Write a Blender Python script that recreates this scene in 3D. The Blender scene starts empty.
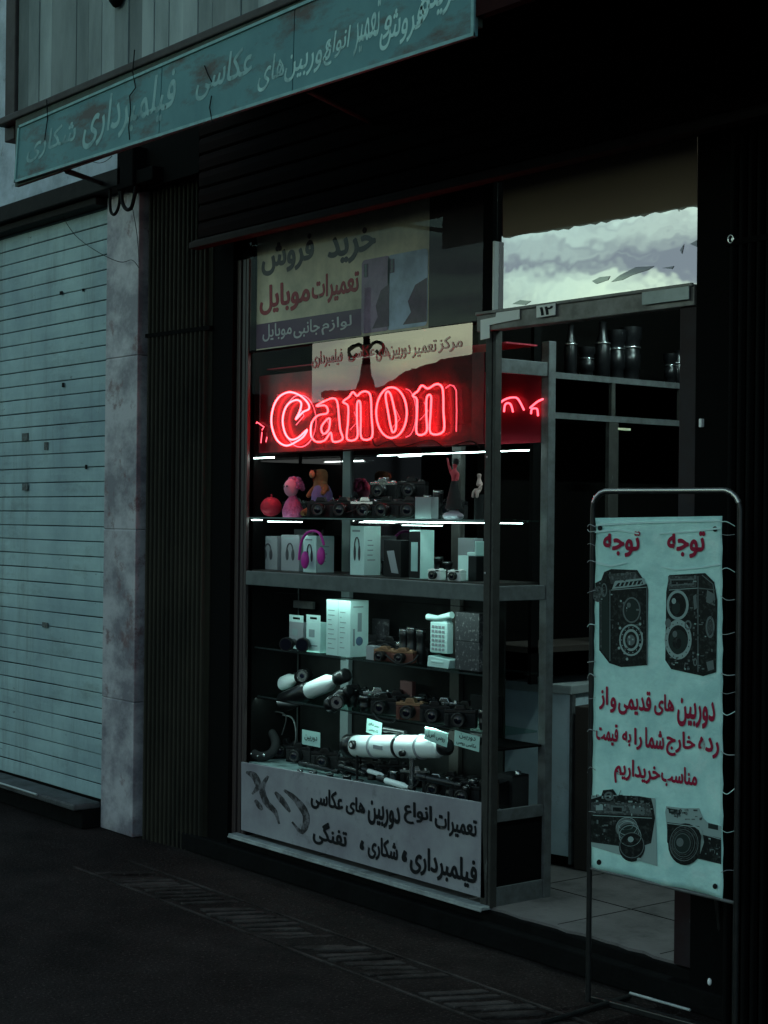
import bpy, bmesh, math, random
from mathutils import Vector, Matrix
random.seed(7)
S = bpy.context.scene
COL = S.collection
rad = math.radians

# ---------------------------------------------------------------- camera
FPX = 1620.0
CAM = Vector((0, 0, 1.5))
_a, _th, _pi = rad(38.4), rad(.6), math.atan(4.5 / FPX)
_F0 = Vector((-math.cos(_a), math.sin(_a), 0)); _R0 = Vector((math.sin(_a), math.cos(_a), 0)); _U0 = Vector((0, 0, 1))
CF = _F0 * math.cos(_pi) + _U0 * math.sin(_pi)
_U1 = -_F0 * math.sin(_pi) + _U0 * math.cos(_pi)
CR = _R0 * math.cos(_th) + _U1 * math.sin(_th)
CU = -_R0 * math.sin(_th) + _U1 * math.cos(_th)
cam = bpy.data.cameras.new('camera'); camo = bpy.data.objects.new('camera', cam); COL.objects.link(camo)
cam.sensor_fit = 'VERTICAL'; cam.sensor_height = 36; cam.sensor_width = 27
cam.lens = FPX * 36 / 1024; cam.clip_start = .05; cam.clip_end = 1000
M = Matrix((CR, CU, -CF)).transposed().to_4x4(); M.translation = CAM
camo.matrix_world = M
S.camera = camo

# ---------------------------------------------------------------- world, sun, exposure
W = bpy.data.worlds.new('World'); S.world = W; W.use_nodes = True
nt = W.node_tree; N = nt.nodes; L = nt.links
bg = N['Background']; bg.inputs['Strength'].default_value = .11
sky = N.new('ShaderNodeTexSky'); sky.sky_type = 'NISHITA'; sky.sun_disc = False
sky.sun_elevation = rad(9); sky.sun_rotation = rad(200); sky.air_density = 1.0; sky.dust_density = 2.0
tint = N.new('ShaderNodeMix'); tint.data_type = 'RGBA'; tint.blend_type = 'MULTIPLY'; tint.inputs[0].default_value = 1
tint.inputs[7].default_value = (.50, .95, 1.12, 1)
L.new(sky.outputs[0], tint.inputs[6])
tc = N.new('ShaderNodeTexCoord'); mp = N.new('ShaderNodeMapping'); mp.inputs['Scale'].default_value = (2.6, 2.6, 14)
nz = N.new('ShaderNodeTexNoise'); nz.inputs['Scale'].default_value = 1.6; nz.inputs['Detail'].default_value = 6; nz.inputs['Distortion'].default_value = .6
L.new(tc.outputs['Generated'], mp.inputs[0]); L.new(mp.outputs[0], nz.inputs['Vector'])
cr = N.new('ShaderNodeValToRGB'); cr.color_ramp.elements[0].position = .40; cr.color_ramp.elements[1].position = .56
L.new(nz.outputs[0], cr.inputs[0])
cm = N.new('ShaderNodeMix'); cm.data_type = 'RGBA'
L.new(cr.outputs[0], cm.inputs[0]); L.new(tint.outputs[2], cm.inputs[6]); cm.inputs[7].default_value = (2.15, 3.1, 3.4, 1)
L.new(cm.outputs[2], bg.inputs['Color'])
sun = bpy.data.lights.new('sun', 'SUN'); sun.energy = .06; sun.angle = rad(20); sun.color = (1, .93, .85)
suno = bpy.data.objects.new('sun', sun); COL.objects.link(suno)
suno.rotation_euler = Vector((-math.sin(rad(200)) * math.cos(rad(9)), math.cos(rad(200)) * math.cos(rad(9)), math.sin(rad(9)))).to_track_quat('Z', 'Y').to_euler()
S.view_settings.view_transform = 'Standard'; S.view_settings.look = 'None'; S.view_settings.gamma = 1
S.view_settings.exposure = 0.62
S.render.engine = 'CYCLES'; S.cycles.max_bounces = 8; S.cycles.transparent_max_bounces = 16
S.cycles.caustics_reflective = False; S.cycles.caustics_refractive = False

# ---------------------------------------------------------------- plane helpers (photo measurement -> place)
def ray(x, y): return CF * FPX + CR * (x - 384) - CU * (y - 512)
def aty(x, y, Y): d = ray(x, y); return CAM + d * (Y / d.y)
def atx(x, y, X): d = ray(x, y); return CAM + d * (X / d.x)
def atz(x, y, Z): d = ray(x, y); return CAM + d * ((Z - 1.5) / d.z)
ST0 = Vector((-3.823, 3.925, -.13)); ST1 = Vector((-3.259, 3.996, -.13))
STU = (ST1 - ST0).normalized(); STN = Vector((STU.y, -STU.x, 0))       # stand plane, normal to the street
def ats(x, y):
    d = ray(x, y); t = (ST0 - CAM).dot(STN) / d.dot(STN); return CAM + d * t

# ---------------------------------------------------------------- materials
def mat(name, col, rough=.6, metal=0, spec=.18, bump=0, bscale=60, var=0, vscale=8, vcol=None, emit=None, estr=0, vlo=.4, vhi=.65, stretch=(1, 1, 1), alpha=1):
    m = bpy.data.materials.new(name); m.use_nodes = True
    n = m.node_tree.nodes; l = m.node_tree.links; b = n['Principled BSDF']
    b.inputs['Base Color'].default_value = (*col, 1); b.inputs['Roughness'].default_value = rough
    b.inputs['Metallic'].default_value = metal; b.inputs['Specular IOR Level'].default_value = spec
    b.inputs['Alpha'].default_value = alpha
    if emit: b.inputs['Emission Color'].default_value = (*emit, 1); b.inputs['Emission Strength'].default_value = estr
    if var or bump:
        t = n.new('ShaderNodeTexCoord'); mpp = n.new('ShaderNodeMapping'); mpp.inputs['Scale'].default_value = stretch
        l.new(t.outputs['Object'], mpp.inputs[0])
    if var:
        z = n.new('ShaderNodeTexNoise'); z.inputs['Scale'].default_value = vscale; z.inputs['Detail'].default_value = 8; z.inputs['Roughness'].default_value = .65
        l.new(mpp.outputs[0], z.inputs['Vector'])
        r = n.new('ShaderNodeValToRGB'); r.color_ramp.elements[0].position = vlo; r.color_ramp.elements[1].position = vhi
        l.new(z.outputs[0], r.inputs[0])
        x = n.new('ShaderNodeMix'); x.data_type = 'RGBA'
        ml = n.new('ShaderNodeMath'); ml.operation = 'MULTIPLY'; ml.inputs[1].default_value = var; l.new(r.outputs[0], ml.inputs[0])
        l.new(ml.outputs[0], x.inputs[0]); x.inputs[6].default_value = (*col, 1)
        x.inputs[7].default_value = (*(vcol or tuple(c * .4 for c in col)), 1)
        l.new(x.outputs[2], b.inputs['Base Color'])
    if bump:
        z2 = n.new('ShaderNodeTexNoise'); z2.inputs['Scale'].default_value = bscale; z2.inputs['Detail'].default_value = 5
        l.new(mpp.outputs[0], z2.inputs['Vector'])
        bm = n.new('ShaderNodeBump'); bm.inputs['Strength'].default_value = bump; bm.inputs['Distance'].default_value = .01
        l.new(z2.outputs[0], bm.inputs['Height']); l.new(bm.outputs[0], b.inputs['Normal'])
    return m

def dirty(m, col2, scale, lo, hi, fac, stretch=(1, 1, 1), detail=6):
    """a second layer of stains over the base colour"""
    n = m.node_tree.nodes; l = m.node_tree.links; b = n['Principled BSDF']; inp = b.inputs['Base Color']
    t = n.new('ShaderNodeTexCoord'); mpp = n.new('ShaderNodeMapping'); mpp.inputs['Scale'].default_value = stretch; mpp.inputs['Location'].default_value = (scale, 3.3, scale * .7)
    l.new(t.outputs['Object'], mpp.inputs[0])
    z = n.new('ShaderNodeTexNoise'); z.inputs['Scale'].default_value = scale; z.inputs['Detail'].default_value = detail; z.inputs['Roughness'].default_value = .7
    l.new(mpp.outputs[0], z.inputs['Vector'])
    r = n.new('ShaderNodeValToRGB'); r.color_ramp.elements[0].position = lo; r.color_ramp.elements[1].position = hi; l.new(z.outputs[0], r.inputs[0])
    ml = n.new('ShaderNodeMath'); ml.operation = 'MULTIPLY'; ml.inputs[1].default_value = fac; l.new(r.outputs[0], ml.inputs[0])
    x = n.new('ShaderNodeMix'); x.data_type = 'RGBA'; l.new(ml.outputs[0], x.inputs[0])
    if inp.is_linked: l.new(inp.links[0].from_socket, x.inputs[6])
    else: x.inputs[6].default_value = inp.default_value
    x.inputs[7].default_value = (*col2, 1); l.new(x.outputs[2], inp)
    return m

def glassmat(name, refl, tint=(1, 1, 1), film=None, filmfac=0, rough=.0, bump=0, gcol=(1, 1, 1)):
    """thin pane: transparent + mirror, optionally a printed film"""
    m = bpy.data.materials.new(name); m.use_nodes = True
    n = m.node_tree.nodes; l = m.node_tree.links; n.clear()
    o = n.new('ShaderNodeOutputMaterial'); tr = n.new('ShaderNodeBsdfTransparent'); tr.inputs[0].default_value = (*tint, 1)
    g = n.new('ShaderNodeBsdfGlossy'); g.inputs['Roughness'].default_value = rough; g.inputs[0].default_value = (*gcol, 1)
    a = n.new('ShaderNodeMixShader'); a.inputs[0].default_value = refl
    src = tr.outputs[0]
    if film:
        d = n.new('ShaderNodeBsdfDiffuse'); d.inputs[0].default_value = (*film, 1)
        f = n.new('ShaderNodeMixShader'); f.inputs[0].default_value = filmfac; l.new(tr.outputs[0], f.inputs[1]); l.new(d.outputs[0], f.inputs[2]); src = f.outputs[0]
    l.new(src, a.inputs[1]); l.new(g.outputs[0], a.inputs[2]); l.new(a.outputs[0], o.inputs[0])
    if bump:
        t = n.new('ShaderNodeTexCoord'); z = n.new('ShaderNodeTexNoise'); z.inputs['Scale'].default_value = 3.5; z.inputs['Detail'].default_value = 3
        bm = n.new('ShaderNodeBump'); bm.inputs['Strength'].default_value = bump; bm.inputs['Distance'].default_value = .02
        l.new(t.outputs['Object'], z.inputs['Vector']); l.new(z.outputs[0], bm.inputs['Height']); l.new(bm.outputs[0], g.inputs['Normal'])
    return m

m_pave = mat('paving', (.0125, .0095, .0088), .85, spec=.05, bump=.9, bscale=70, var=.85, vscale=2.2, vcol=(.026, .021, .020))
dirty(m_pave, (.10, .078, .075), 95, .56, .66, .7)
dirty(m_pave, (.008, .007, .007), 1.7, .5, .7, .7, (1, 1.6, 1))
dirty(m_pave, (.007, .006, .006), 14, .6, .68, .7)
m_pave2 = dirty(dirty(mat('paving_bricks', (.06, .051, .049), .8, spec=.08, bump=.8, bscale=60, var=.8, vscale=8, vcol=(.025, .022, .021)), (.014, .011, .010), 2.2, .44, .60, .95), (.10, .095, .09), 60, .6, .68, .6)
m_road = mat('road', (.03, .03, .03), .9, spec=.1)
m_tile = dirty(mat('shop_tile', (.17, .155, .155), .6, spec=.25, var=.8, vscale=4, vcol=(.10, .09, .09), bump=.15), (.03, .03, .03), 5.0, .52, .66, .6)
m_stone = mat('step_stone', (.007, .007, .007), .85, spec=.05, bump=.5, bscale=40, var=.6, vscale=10)
m_ledge = mat('ledge', (.38, .42, .42), .5, var=.7, vscale=10, vcol=(.12, .12, .12), bump=.2)
m_shut = dirty(mat('shutter_paint', (.38, .53, .54), .6, spec=.15, var=.9, vscale=1.3, vcol=(.22, .31, .35), bump=.25, bscale=18), (.12, .14, .13), 2.2, .55, .75, .55, (1, 1, 2.5))
dirty(m_shut, (.10, .09, .08), 11, .66, .72, .7, (1, 1, 3))
dirty(m_shut, (.15, .17, .17), 5, .52, .7, .5, (1.6, 1, .18))
dirty(m_shut, (.40, .50, .50), 34, .6, .7, .5)
m_gap = mat('shutter_gap', (.015, .015, .015), .9)
m_marble = dirty(mat('marble', (.46, .45, .48), .4, spec=.3, var=.85, vscale=3.4, vcol=(.15, .14, .17), bump=.12, stretch=(1, 1, 1.2), vlo=.42, vhi=.6), (.16, .085, .09), 6, .57, .66, .8)
m_conc = dirty(mat('concrete', (.44, .52, .60), .85, var=.6, vscale=4, vcol=(.16, .2, .22), bump=.5, bscale=30), (.1, .1, .1), 9, .6, .7, .6)
m_darkmetal = mat('dark_metal', (.016, .015, .014), .7, spec=.1, var=.5, vscale=14, bump=.1)
m_black = mat('black_paint', (.004, .004, .004), .85, spec=.04)
m_rib = mat('ribbed_sheet', (.042, .038, .029), .6, spec=.08, var=.8, vscale=3, vcol=(.014, .014, .012), stretch=(1, 1, .4))
m_rolld = mat('roller_slats', (.011, .0045, .0045), .8, spec=.05, var=.7, vscale=3, vcol=(.004, .003, .003), stretch=(1, 1, 6))
m_soffit = mat('soffit_rust', (.07, .10, .085), .8, var=.6, vscale=5, vcol=(.06, .03, .025))
m_redsof = mat('red_sheet', (.045, .035, .028), .7, spec=.1, var=.7, vscale=3, vcol=(.03, .01, .01))
m_sign = dirty(mat('sign_paint', (.115, .26, .275), .6, var=.5, vscale=3, vcol=(.06, .15, .17), bump=.15, bscale=12), (.10, .06, .05), 3.0, .5, .66, .8, (1, 1, 2.6))
m_signedge = mat('sign_edge', (.22, .42, .42), .5, var=.5, vscale=15)
m_signfaint = dirty(mat('sign_letter_faded', (.26, .44, .44), .6), (.10, .20, .21), 7, .46, .62, .8)
m_signtext = dirty(mat('sign_letter', (.40, .64, .62), .6), (.14, .25, .26), 5, .5, .6, .7)
m_rail = mat('canopy_rail', (.055, .05, .048), .6, var=.6, vscale=9, vcol=(.03, .02, .018))
m_alu = mat('aluminium', (.14, .15, .155), .45, metal=.2, spec=.3, var=.7, vscale=20, vcol=(.07, .07, .065), bump=.08)
m_alud = mat('aged_aluminium', (.05, .048, .045), .5, metal=.1, spec=.2, var=.5, vscale=18, vcol=(.025, .023, .02))
m_alul2 = mat('case_post_metal', (.22, .26, .27), .4, metal=.2)
m_alul = mat('pale_aluminium', (.45, .5, .5), .4, metal=.2, var=.5, vscale=10, vcol=(.25, .28, .28))
m_panel = dirty(mat('panel_film', (.33, .335, .36), .5, var=.7, vscale=3.5, vcol=(.20, .18, .215), bump=.15, bscale=14), (.05, .045, .05), 5, .6, .72, .6)
m_ink = mat('black_ink', (.008, .008, .01), .6)
m_smudge = mat('faded_ink', (.03, .028, .03), .7, var=1, vscale=25, vcol=(.16, .155, .17), vlo=.45, vhi=.6)
m_redink = mat('red_ink', (.32, .012, .045), .6)
m_poster = dirty(mat('poster_vinyl', (.58, .92, .86), .38, spec=.4, var=.8, vscale=9, vcol=(.38, .68, .66), bump=.9, bscale=11, vlo=.35, vhi=.6), (.66, .86, .82), 14, .55, .7, .5)
m_tube = mat('stand_tube', (.05, .05, .05), .3, metal=.6, spec=.5, var=.5, vscale=20)
m_tubeb = mat('stand_tube_bright', (.5, .5, .5), .25, metal=.8)
m_white = mat('white_plastic', (.9, .92, .9), .4)
m_boxw = mat('white_card', (.60, .84, .80), .5, var=.3, vscale=30, vcol=(.5, .66, .66))
m_boxg = mat('grey_card', (.30, .32, .34), .6)
for m__ in (m_alu, m_alud): dirty(m__, (.20, .21, .20), 26, .62, .70, .5, (1, 1, .25))
m_bp = mat('black_plastic', (.008, .008, .009), .32, spec=.4)
m_bl = mat('black_leatherette', (.02, .02, .021), .7, bump=.4, bscale=400)
m_chrome = mat('chrome', (.62, .64, .64), .2, metal=.95)
m_lensglass = mat('lens_glass', (.004, .005, .012), .12, spec=.45)
m_scope = mat('scope_enamel', (.85, .95, .94), .25)
m_card = mat('price_card', (.42, .66, .61), .6)
m_pink = mat('pink_plush', (.65, .16, .34), .7, bump=.8, bscale=90, var=.6, vscale=40, vcol=(.4, .05, .16))
m_redball = mat('red_ball', (.55, .03, .06), .5, bump=.5, bscale=70)
m_purple = mat('violet_cloth', (.17, .13, .3), .8)
m_brown = mat('brown_plush', (.26, .11, .05), .8, bump=.6, bscale=120)
m_skin = mat('brown_face', (.4, .18, .09), .6)
m_magenta = mat('magenta_plastic', (.6, .05, .38), .35)
m_brass = mat('worn_brass', (.35, .2, .12), .35, metal=.6)
m_dk = mat('dark_print', (.05, .05, .055), .5, var=.9, vscale=60, vcol=(.2, .2, .2), vlo=.55, vhi=.62)
m_counter = dirty(mat('counter_panel', (.70, .86, .92), .5, var=.3, vscale=3), (.12, .14, .15), 8, .58, .7, .5)
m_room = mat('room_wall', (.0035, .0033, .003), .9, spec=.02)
m_wood = mat('frame_wood', (.05, .04, .035), .6)
m_paper = mat('phone_print_ground', (.70, .62, .46), .6, var=.85, vscale=2.2, vcol=(.22, .2, .15))
m_grape = mat('dark_violet_band', (.10, .05, .10), .6)
m_phoneb = mat('phone_blue', (.38, .46, .62), .4, var=.7, vscale=6)
m_phonev = mat('phone_violet', (.30, .19, .30), .4, var=.7, vscale=8)
m_cable = mat('cable', (.006, .006, .006), .6, spec=.1)
m_neon = mat('neon_glow', (0, 0, 0), .5, emit=(1, .033, .040), estr=14)
m_neon2 = mat('neon_glow_dim', (0, 0, 0), .5, emit=(1, .07, .10), estr=3)
m_acr = mat('red_backing', (.20, .006, .014), .3, spec=.45, var=.9, vscale=5, vcol=(.05, .002, .004), vlo=.35, vhi=.6)
m_led = mat('strip_lamp', (0, 0, 0), .5, emit=(.66, 1, .95), estr=24)
m_led2 = mat('strip_lamp_soft', (0, 0, 0), .5, emit=(.66, 1, .95), estr=10)
m_glass = glassmat('case_glass', .010)
m_shelfg = glassmat('shelf_glass', .06, (.72, .86, .82))
m_transom = glassmat('transom_mirror', .54, (.3, .3, .3), rough=.02, bump=.06, gcol=(1, .88, .93))
m_bannerglass = glassmat('banner_glass', .016)
m_film = glassmat('window_film', .33, (.85, .78, .78), rough=.0, gcol=(1, .68, .62), bump=.012)
m_mirror = mat('case_mirror', (.35, .3, .3), .04, metal=1)

# ---------------------------------------------------------------- mesh builder
class MB:
    def __init__(s): s.v = []; s.f = []; s.mi = []; s.sm = []
    def add(s, vs, fs, m=0, smooth=False, T=None):
        k = len(s.v)
        for v in vs:
            v = Vector(v); s.v.append(T @ v if T else v)
        for f in fs: s.f.append([i + k for i in f]); s.mi.append(m); s.sm.append(smooth)
        return s
    def box(s, x0, x1, y0, y1, z0, z1, m=0, T=None):
        vs = [(x, y, z) for x in (x0, x1) for y in (y0, y1) for z in (z0, z1)]
        return s.add(vs, [(0, 1, 3, 2), (4, 6, 7, 5), (0, 4, 5, 1), (2, 3, 7, 6), (0, 2, 6, 4), (1, 5, 7, 3)], m, False, T)
    def tube(s, pts, r, m=0, n=8, closed=False, T=None, caps=True):
        pts = [Vector(p) for p in pts]; k = len(pts); rs = r if isinstance(r, (list, tuple)) else [r] * k
        vs = []; prev = None
        for i, p in enumerate(pts):
            if closed: t = pts[(i + 1) % k] - pts[i - 1]
            else: t = pts[min(i + 1, k - 1)] - pts[max(i - 1, 0)]
            t = t.normalized() if t.length > 1e-9 else Vector((0, 0, 1))
            if prev is None:
                a = Vector((0, 0, 1)) if abs(t.z) < .9 else Vector((1, 0, 0)); u = t.cross(a).normalized()
            else:
                u = (prev - t * prev.dot(t)); u = u.normalized() if u.length > 1e-6 else t.orthogonal().normalized()
            prev = u; w = t.cross(u)
            for j in range(n):
                q = 2 * math.pi * j / n; vs.append(p + (u * math.cos(q) + w * math.sin(q)) * rs[i])
        fs = []
        for i in range(k if closed else k - 1):
            i2 = (i + 1) % k
            for j in range(n): j2 = (j + 1) % n; fs.append((i * n + j, i * n + j2, i2 * n + j2, i2 * n + j))
        s.add(vs, fs, m, True, T)
        if not closed and caps:
            s.add(vs[:n], [tuple(reversed(range(n)))], m, False, T); s.add(vs[-n:], [tuple(range(n))], m, False, T)
        return s
    def lathe(s, prof, m=0, n=20, T=None):
        """prof: (radius, height) along local z"""
        vs = []
        for r, h in prof:
            for j in range(n): q = 2 * math.pi * j / n; vs.append((r * math.cos(q), r * math.sin(q), h))
        fs = []
        for i in range(len(prof) - 1):
            for j in range(n): j2 = (j + 1) % n; fs.append((i * n + j, i * n + j2, (i + 1) * n + j2, (i + 1) * n + j))
        s.add(vs, fs, m, True, T)
        if prof[0][0] > 1e-4: s.add(vs[:n], [tuple(reversed(range(n)))], m, False, T)
        if prof[-1][0] > 1e-4: s.add(vs[-n:], [tuple(range(n))], m, False, T)
        return s
    def ball(s, c, r, m=0, n=14, k=9, jit=0, T=None):
        r = r if isinstance(r, (list, tuple)) else (r, r, r); vs = [(c[0], c[1], c[2] - r[2])]; fs = []
        for i in range(1, k):
            a = math.pi * i / k
            for j in range(n):
                q = 2 * math.pi * j / n; g = 1 + random.uniform(-jit, jit)
                vs.append((c[0] + r[0] * math.sin(a) * math.cos(q) * g, c[1] + r[1] * math.sin(a) * math.sin(q) * g, c[2] - r[2] * math.cos(a) * g))
        vs.append((c[0], c[1], c[2] + r[2])); e = len(vs) - 1
        for j in range(n): fs.append((0, 1 + (j + 1) % n, 1 + j)); fs.append((e, e - n + j, e - n + (j + 1) % n))
        for i in range(k - 2):
            for j in range(n): j2 = (j + 1) % n; a = 1 + i * n; fs.append((a + j, a + j2, a + n + j2, a + n + j))
        return s.add(vs, fs, m, True, T)
    def prism(s, pts, d, m=0, T=None):
        """flat polygon pts (3D) extruded by vector d"""
        k = len(pts); d = Vector(d); vs = [Vector(p) for p in pts] + [Vector(p) + d for p in pts]
        fs = [tuple(range(k)), tuple(reversed(range(k, 2 * k)))] + [(i, i + k, (i + 1) % k + k, (i + 1) % k) for i in range(k)]
        return s.add(vs, fs, m, False, T)
    def build(s, name, mats, parent=None, bevel=0, origin=None):
        me = bpy.data.meshes.new(name); o0 = Vector(origin) if origin else Vector((0, 0, 0))
        me.from_pydata([v - o0 for v in s.v], [], s.f)
        for mm in (mats if isinstance(mats, (list, tuple)) else [mats]): me.materials.append(mm)
        me.polygons.foreach_set('material_index', s.mi); me.polygons.foreach_set('use_smooth', s.sm)
        b = bmesh.new(); b.from_mesh(me); bmesh.ops.recalc_face_normals(b, faces=b.faces); b.to_mesh(me); b.free()
        o = bpy.data.objects.new(name, me); COL.objects.link(o); o.location = o0
        if parent: o.parent = parent; o.matrix_parent_inverse = Matrix.Identity(4)
        if bevel:
            md = o.modifiers.new('bevel', 'BEVEL'); md.width = bevel; md.segments = 2; md.limit_method = 'ANGLE'; md.angle_limit = rad(50)
        return o

def tag(o, label=None, cat=None, group=None, kind=None):
    if label: o['label'] = label
    if cat: o['category'] = cat
    if group: o['group'] = group
    if kind: o['kind'] = kind
    return o
def empty(name, loc, label, cat, group=None, rz=0):
    o = bpy.data.objects.new(name, None); COL.objects.link(o); o.location = loc; o.rotation_euler = (0, 0, rz); o.empty_display_size = .1
    return tag(o, label, cat, group)
def world_part(mb, name, mats, root, bevel=0):
    """mesh given in world coordinates, parented to a root Empty (no rotation on the root)"""
    for i, v in enumerate(mb.v): mb.v[i] = v - root.location
    return mb.build(name, mats, root, bevel)
def copy_thing(o, loc, rz, label):
    def cp(a, par):
        c = a.copy(); COL.objects.link(c)
        if par: c.parent = par
        for ch in a.children: cp(ch, c)
        return c
    c = cp(o, None); c.location = loc; c.rotation_euler = (0, 0, rz); c['label'] = label
    return c
def spline(pts, sub=6, closed=True):
    pts = [Vector(p) for p in pts]; k = len(pts); out = []
    rng = range(k) if closed else range(k - 1)
    for i in rng:
        if closed: p0, p1, p2, p3 = pts[i - 1], pts[i], pts[(i + 1) % k], pts[(i + 2) % k]
        else: p0, p1, p2, p3 = pts[max(i - 1, 0)], pts[i], pts[i + 1], pts[min(i + 2, k - 1)]
        for j in range(sub):
            t = j / sub; out.append(.5 * ((2 * p1) + (p2 - p0) * t + (2 * p0 - 5 * p1 + 4 * p2 - p3) * t * t + (3 * p1 - p0 - 3 * p2 + p3) * t ** 3))
    if not closed: out.append(pts[-1])
    return out

# ---------------------------------------------------------------- Persian lettering (joined forms, laid out right to left)
FORMS = {'ا': 0xFE8D, 'آ': 0xFE81, 'ب': 0xFE8F, 'پ': 0xFB56, 'ت': 0xFE95, 'ج': 0xFE9D, 'چ': 0xFB7A, 'ح': 0xFEA1, 'خ': 0xFEA5, 'د': 0xFEA9,
         'ر': 0xFEAD, 'ز': 0xFEAF, 'س': 0xFEB1, 'ش': 0xFEB5, 'ع': 0xFEC9, 'ف': 0xFED1, 'ق': 0xFED5, 'ک': 0xFB8E, 'گ': 0xFB92, 'ل': 0xFEDD,
         'م': 0xFEE1, 'ن': 0xFEE5, 'ه': 0xFEE9, 'و': 0xFEED, 'ی': 0xFBFC}
RIGHT_ONLY = set('اآدرزو')
def shape_fa(s):
    out = []
    for i, ch in enumerate(s):
        if ch not in FORMS: out.append('' if ch == '\u200c' else ch); continue
        prev = i > 0 and s[i - 1] in FORMS and s[i - 1] not in RIGHT_ONLY
        nxt = ch not in RIGHT_ONLY and i + 1 < len(s) and s[i + 1] in FORMS
        b = FORMS[ch]
        if ch in RIGHT_ONLY: out.append(chr(b + (1 if prev else 0)))
        else: out.append(chr(b + (3 if prev and nxt else 1 if prev else 2 if nxt else 0)))
    return ''.join(reversed(out))
def text_mesh(s, fa=True, bold=.0, shear=0):
    c = bpy.data.curves.new('txt', 'FONT'); c.body = shape_fa(s) if fa else s; c.size = 1; c.offset = bold; c.shear = shear
    c.resolution_u = 3; c.extrude = .001
    o = bpy.data.objects.new('txt', c); COL.objects.link(o); bpy.context.view_layer.update()
    me = bpy.data.meshes.new_from_object(o); bpy.data.objects.remove(o); bpy.data.curves.remove(c)
    vs = [v.co.copy() for v in me.vertices]; fs = [list(p.vertices) for p in me.polygons]; bpy.data.meshes.remove(me)
    return vs, fs
def lay_text(mb, s, O, ux, uz, n, w, h, m=0, fa=True, bold=.0, shear=0, thick=.002, wob=0):
    """fit the text into the box O + ux*w + uz*h, standing out by n"""
    vs, fs = text_mesh(s, fa, 0, shear)
    x0, x1 = min(v.x for v in vs), max(v.x for v in vs); y0, y1 = min(v.y for v in vs), max(v.y for v in vs)
    x0 -= bold; x1 += bold; y0 -= bold; y1 += bold
    steps = [(0, 0)] + ([(bold * math.cos(q), bold * math.sin(q)) for q in [i * math.pi / 4 for i in range(8)]] if bold else [])
    for k_, (dx, dy) in enumerate(steps):      # weight of the stroke: the letter and eight slightly shifted layers
        out = []
        for v in vs:
            a = (v.x + dx - x0) / (x1 - x0); b = (v.y + dy - y0) / (y1 - y0)
            out.append(O + ux * (a * w) + uz * (b * h) + n * ((thick if v.z > 0 else 0.0004) + .00004 * k_))
        mb.add(out, fs, m)
EX, EZ, EN = Vector((1, 0, 0)), Vector((0, 0, 1)), Vector((0, -1, 0))
def words(root, m, plane, items, bold=.02, **k):
    for s_, bx_ in items:
        mb = MB(); text_px(mb, s_, bx_, plane, bold=bold, **k); world_part(mb, 'word', m, root)
def text_px(mb, s, box, plane, ux=EX, n=EN, **k):
    """box = (x left, y top, x right, y bottom) read at the middle of the word in the photograph"""
    xl, yt, xr, yb = box; xc = (xl + xr) / 2; yc = (yt + yb) / 2
    A = plane(xl, yc); B = plane(xr, yc); zt = plane(xc, yt).z; zb = plane(xc, yb).z
    O = Vector((A.x, A.y, zb)); w = (Vector((B.x, B.y, 0)) - Vector((A.x, A.y, 0))).length
    lay_text(mb, s, O, ux, EZ, n, w, zt - zb, **k)

# ================================================================ SETTING
G = -.13                                   # pavement level; the shop floor is z = 0
YF = 4.20                                  # plane of the shop front
def struct(mb, name, mats, bevel=0): return tag(mb.build(name, mats, bevel=bevel), kind='structure')
mb = MB()
nx, ny = 60, 60
vs = []; fs = []
for i in range(nx + 1):
    for j in range(ny + 1): vs.append((-9.5 + 9 * i / nx, 0.0 + 4.2 * j / ny, G + random.uniform(-.0015, .0015) if 0 < i < nx and 0 < j < ny else G))
for i in range(nx):
    for j in range(ny): a = i * (ny + 1) + j; fs.append((a, a + ny + 1, a + ny + 2, a + 1))
mb.add(vs, fs, 0, True)
mb.box(-60, -9.5, -2, 4.2, G - .1, G); mb.box(-.5, 40, -2, 4.2, G - .1, G); mb.box(-9.5, -.5, -2, 0, G - .1, G)
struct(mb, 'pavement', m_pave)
mb = MB(); mb.box(-60, 40, -2.15, -2.003, G - .14, G + .004); struct(mb, 'kerb', m_stone)
mb = MB(); mb.add([(-200, -200, G - .12), (200, -200, G - .12), (200, -2.15, G - .12), (-200, -2.15, G - .12)], [(0, 1, 2, 3)]); struct(mb, 'road', m_road)
mb = MB(); mb.add([(-400, -400, G - .2), (400, -400, G - .2), (400, 400, G - .2), (-400, 400, G - .2)], [(0, 1, 2, 3)]); struct(mb, 'ground', m_road)
# strip of ribbed paving bricks running across the pavement
mb = MB(); A = atz(165, 888, G); B = atz(470, 1000, G); d = (B - A); d.z = 0; ln = d.length; d.normalize(); nrm = Vector((-d.y, d.x, 0))
q = -.45
while q < ln + 1.6:
    wd = .040 + random.uniform(-.010, .010); off = random.uniform(-.02, .02)
    if random.random() < .10: q += .075; continue
    p = A + d * q; sk = d * .10
    hh = .006 + random.uniform(-.003, .004)
    hw = .10 + random.uniform(-.02, .015); j_ = lambda: d * random.uniform(-.006, .006)
    pts = [p - nrm * hw + nrm * off + j_(), p + d * wd - nrm * hw + nrm * off + j_(), p + d * wd + sk * .5 + nrm * off + j_(), p + d * wd + nrm * hw + sk + nrm * off + j_(), p + nrm * hw + sk + nrm * off + j_(), p + sk * .5 + nrm * off + j_()]
    mb.prism([Vector((a.x, a.y, G + hh)) for a in pts], (0, 0, -.02)); q += .075 + random.uniform(-.006, .006)
struct(mb, 'paving_strip', m_pave2, bevel=.004)
mb = MB()                                   # two thin joints beside the strip
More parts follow.
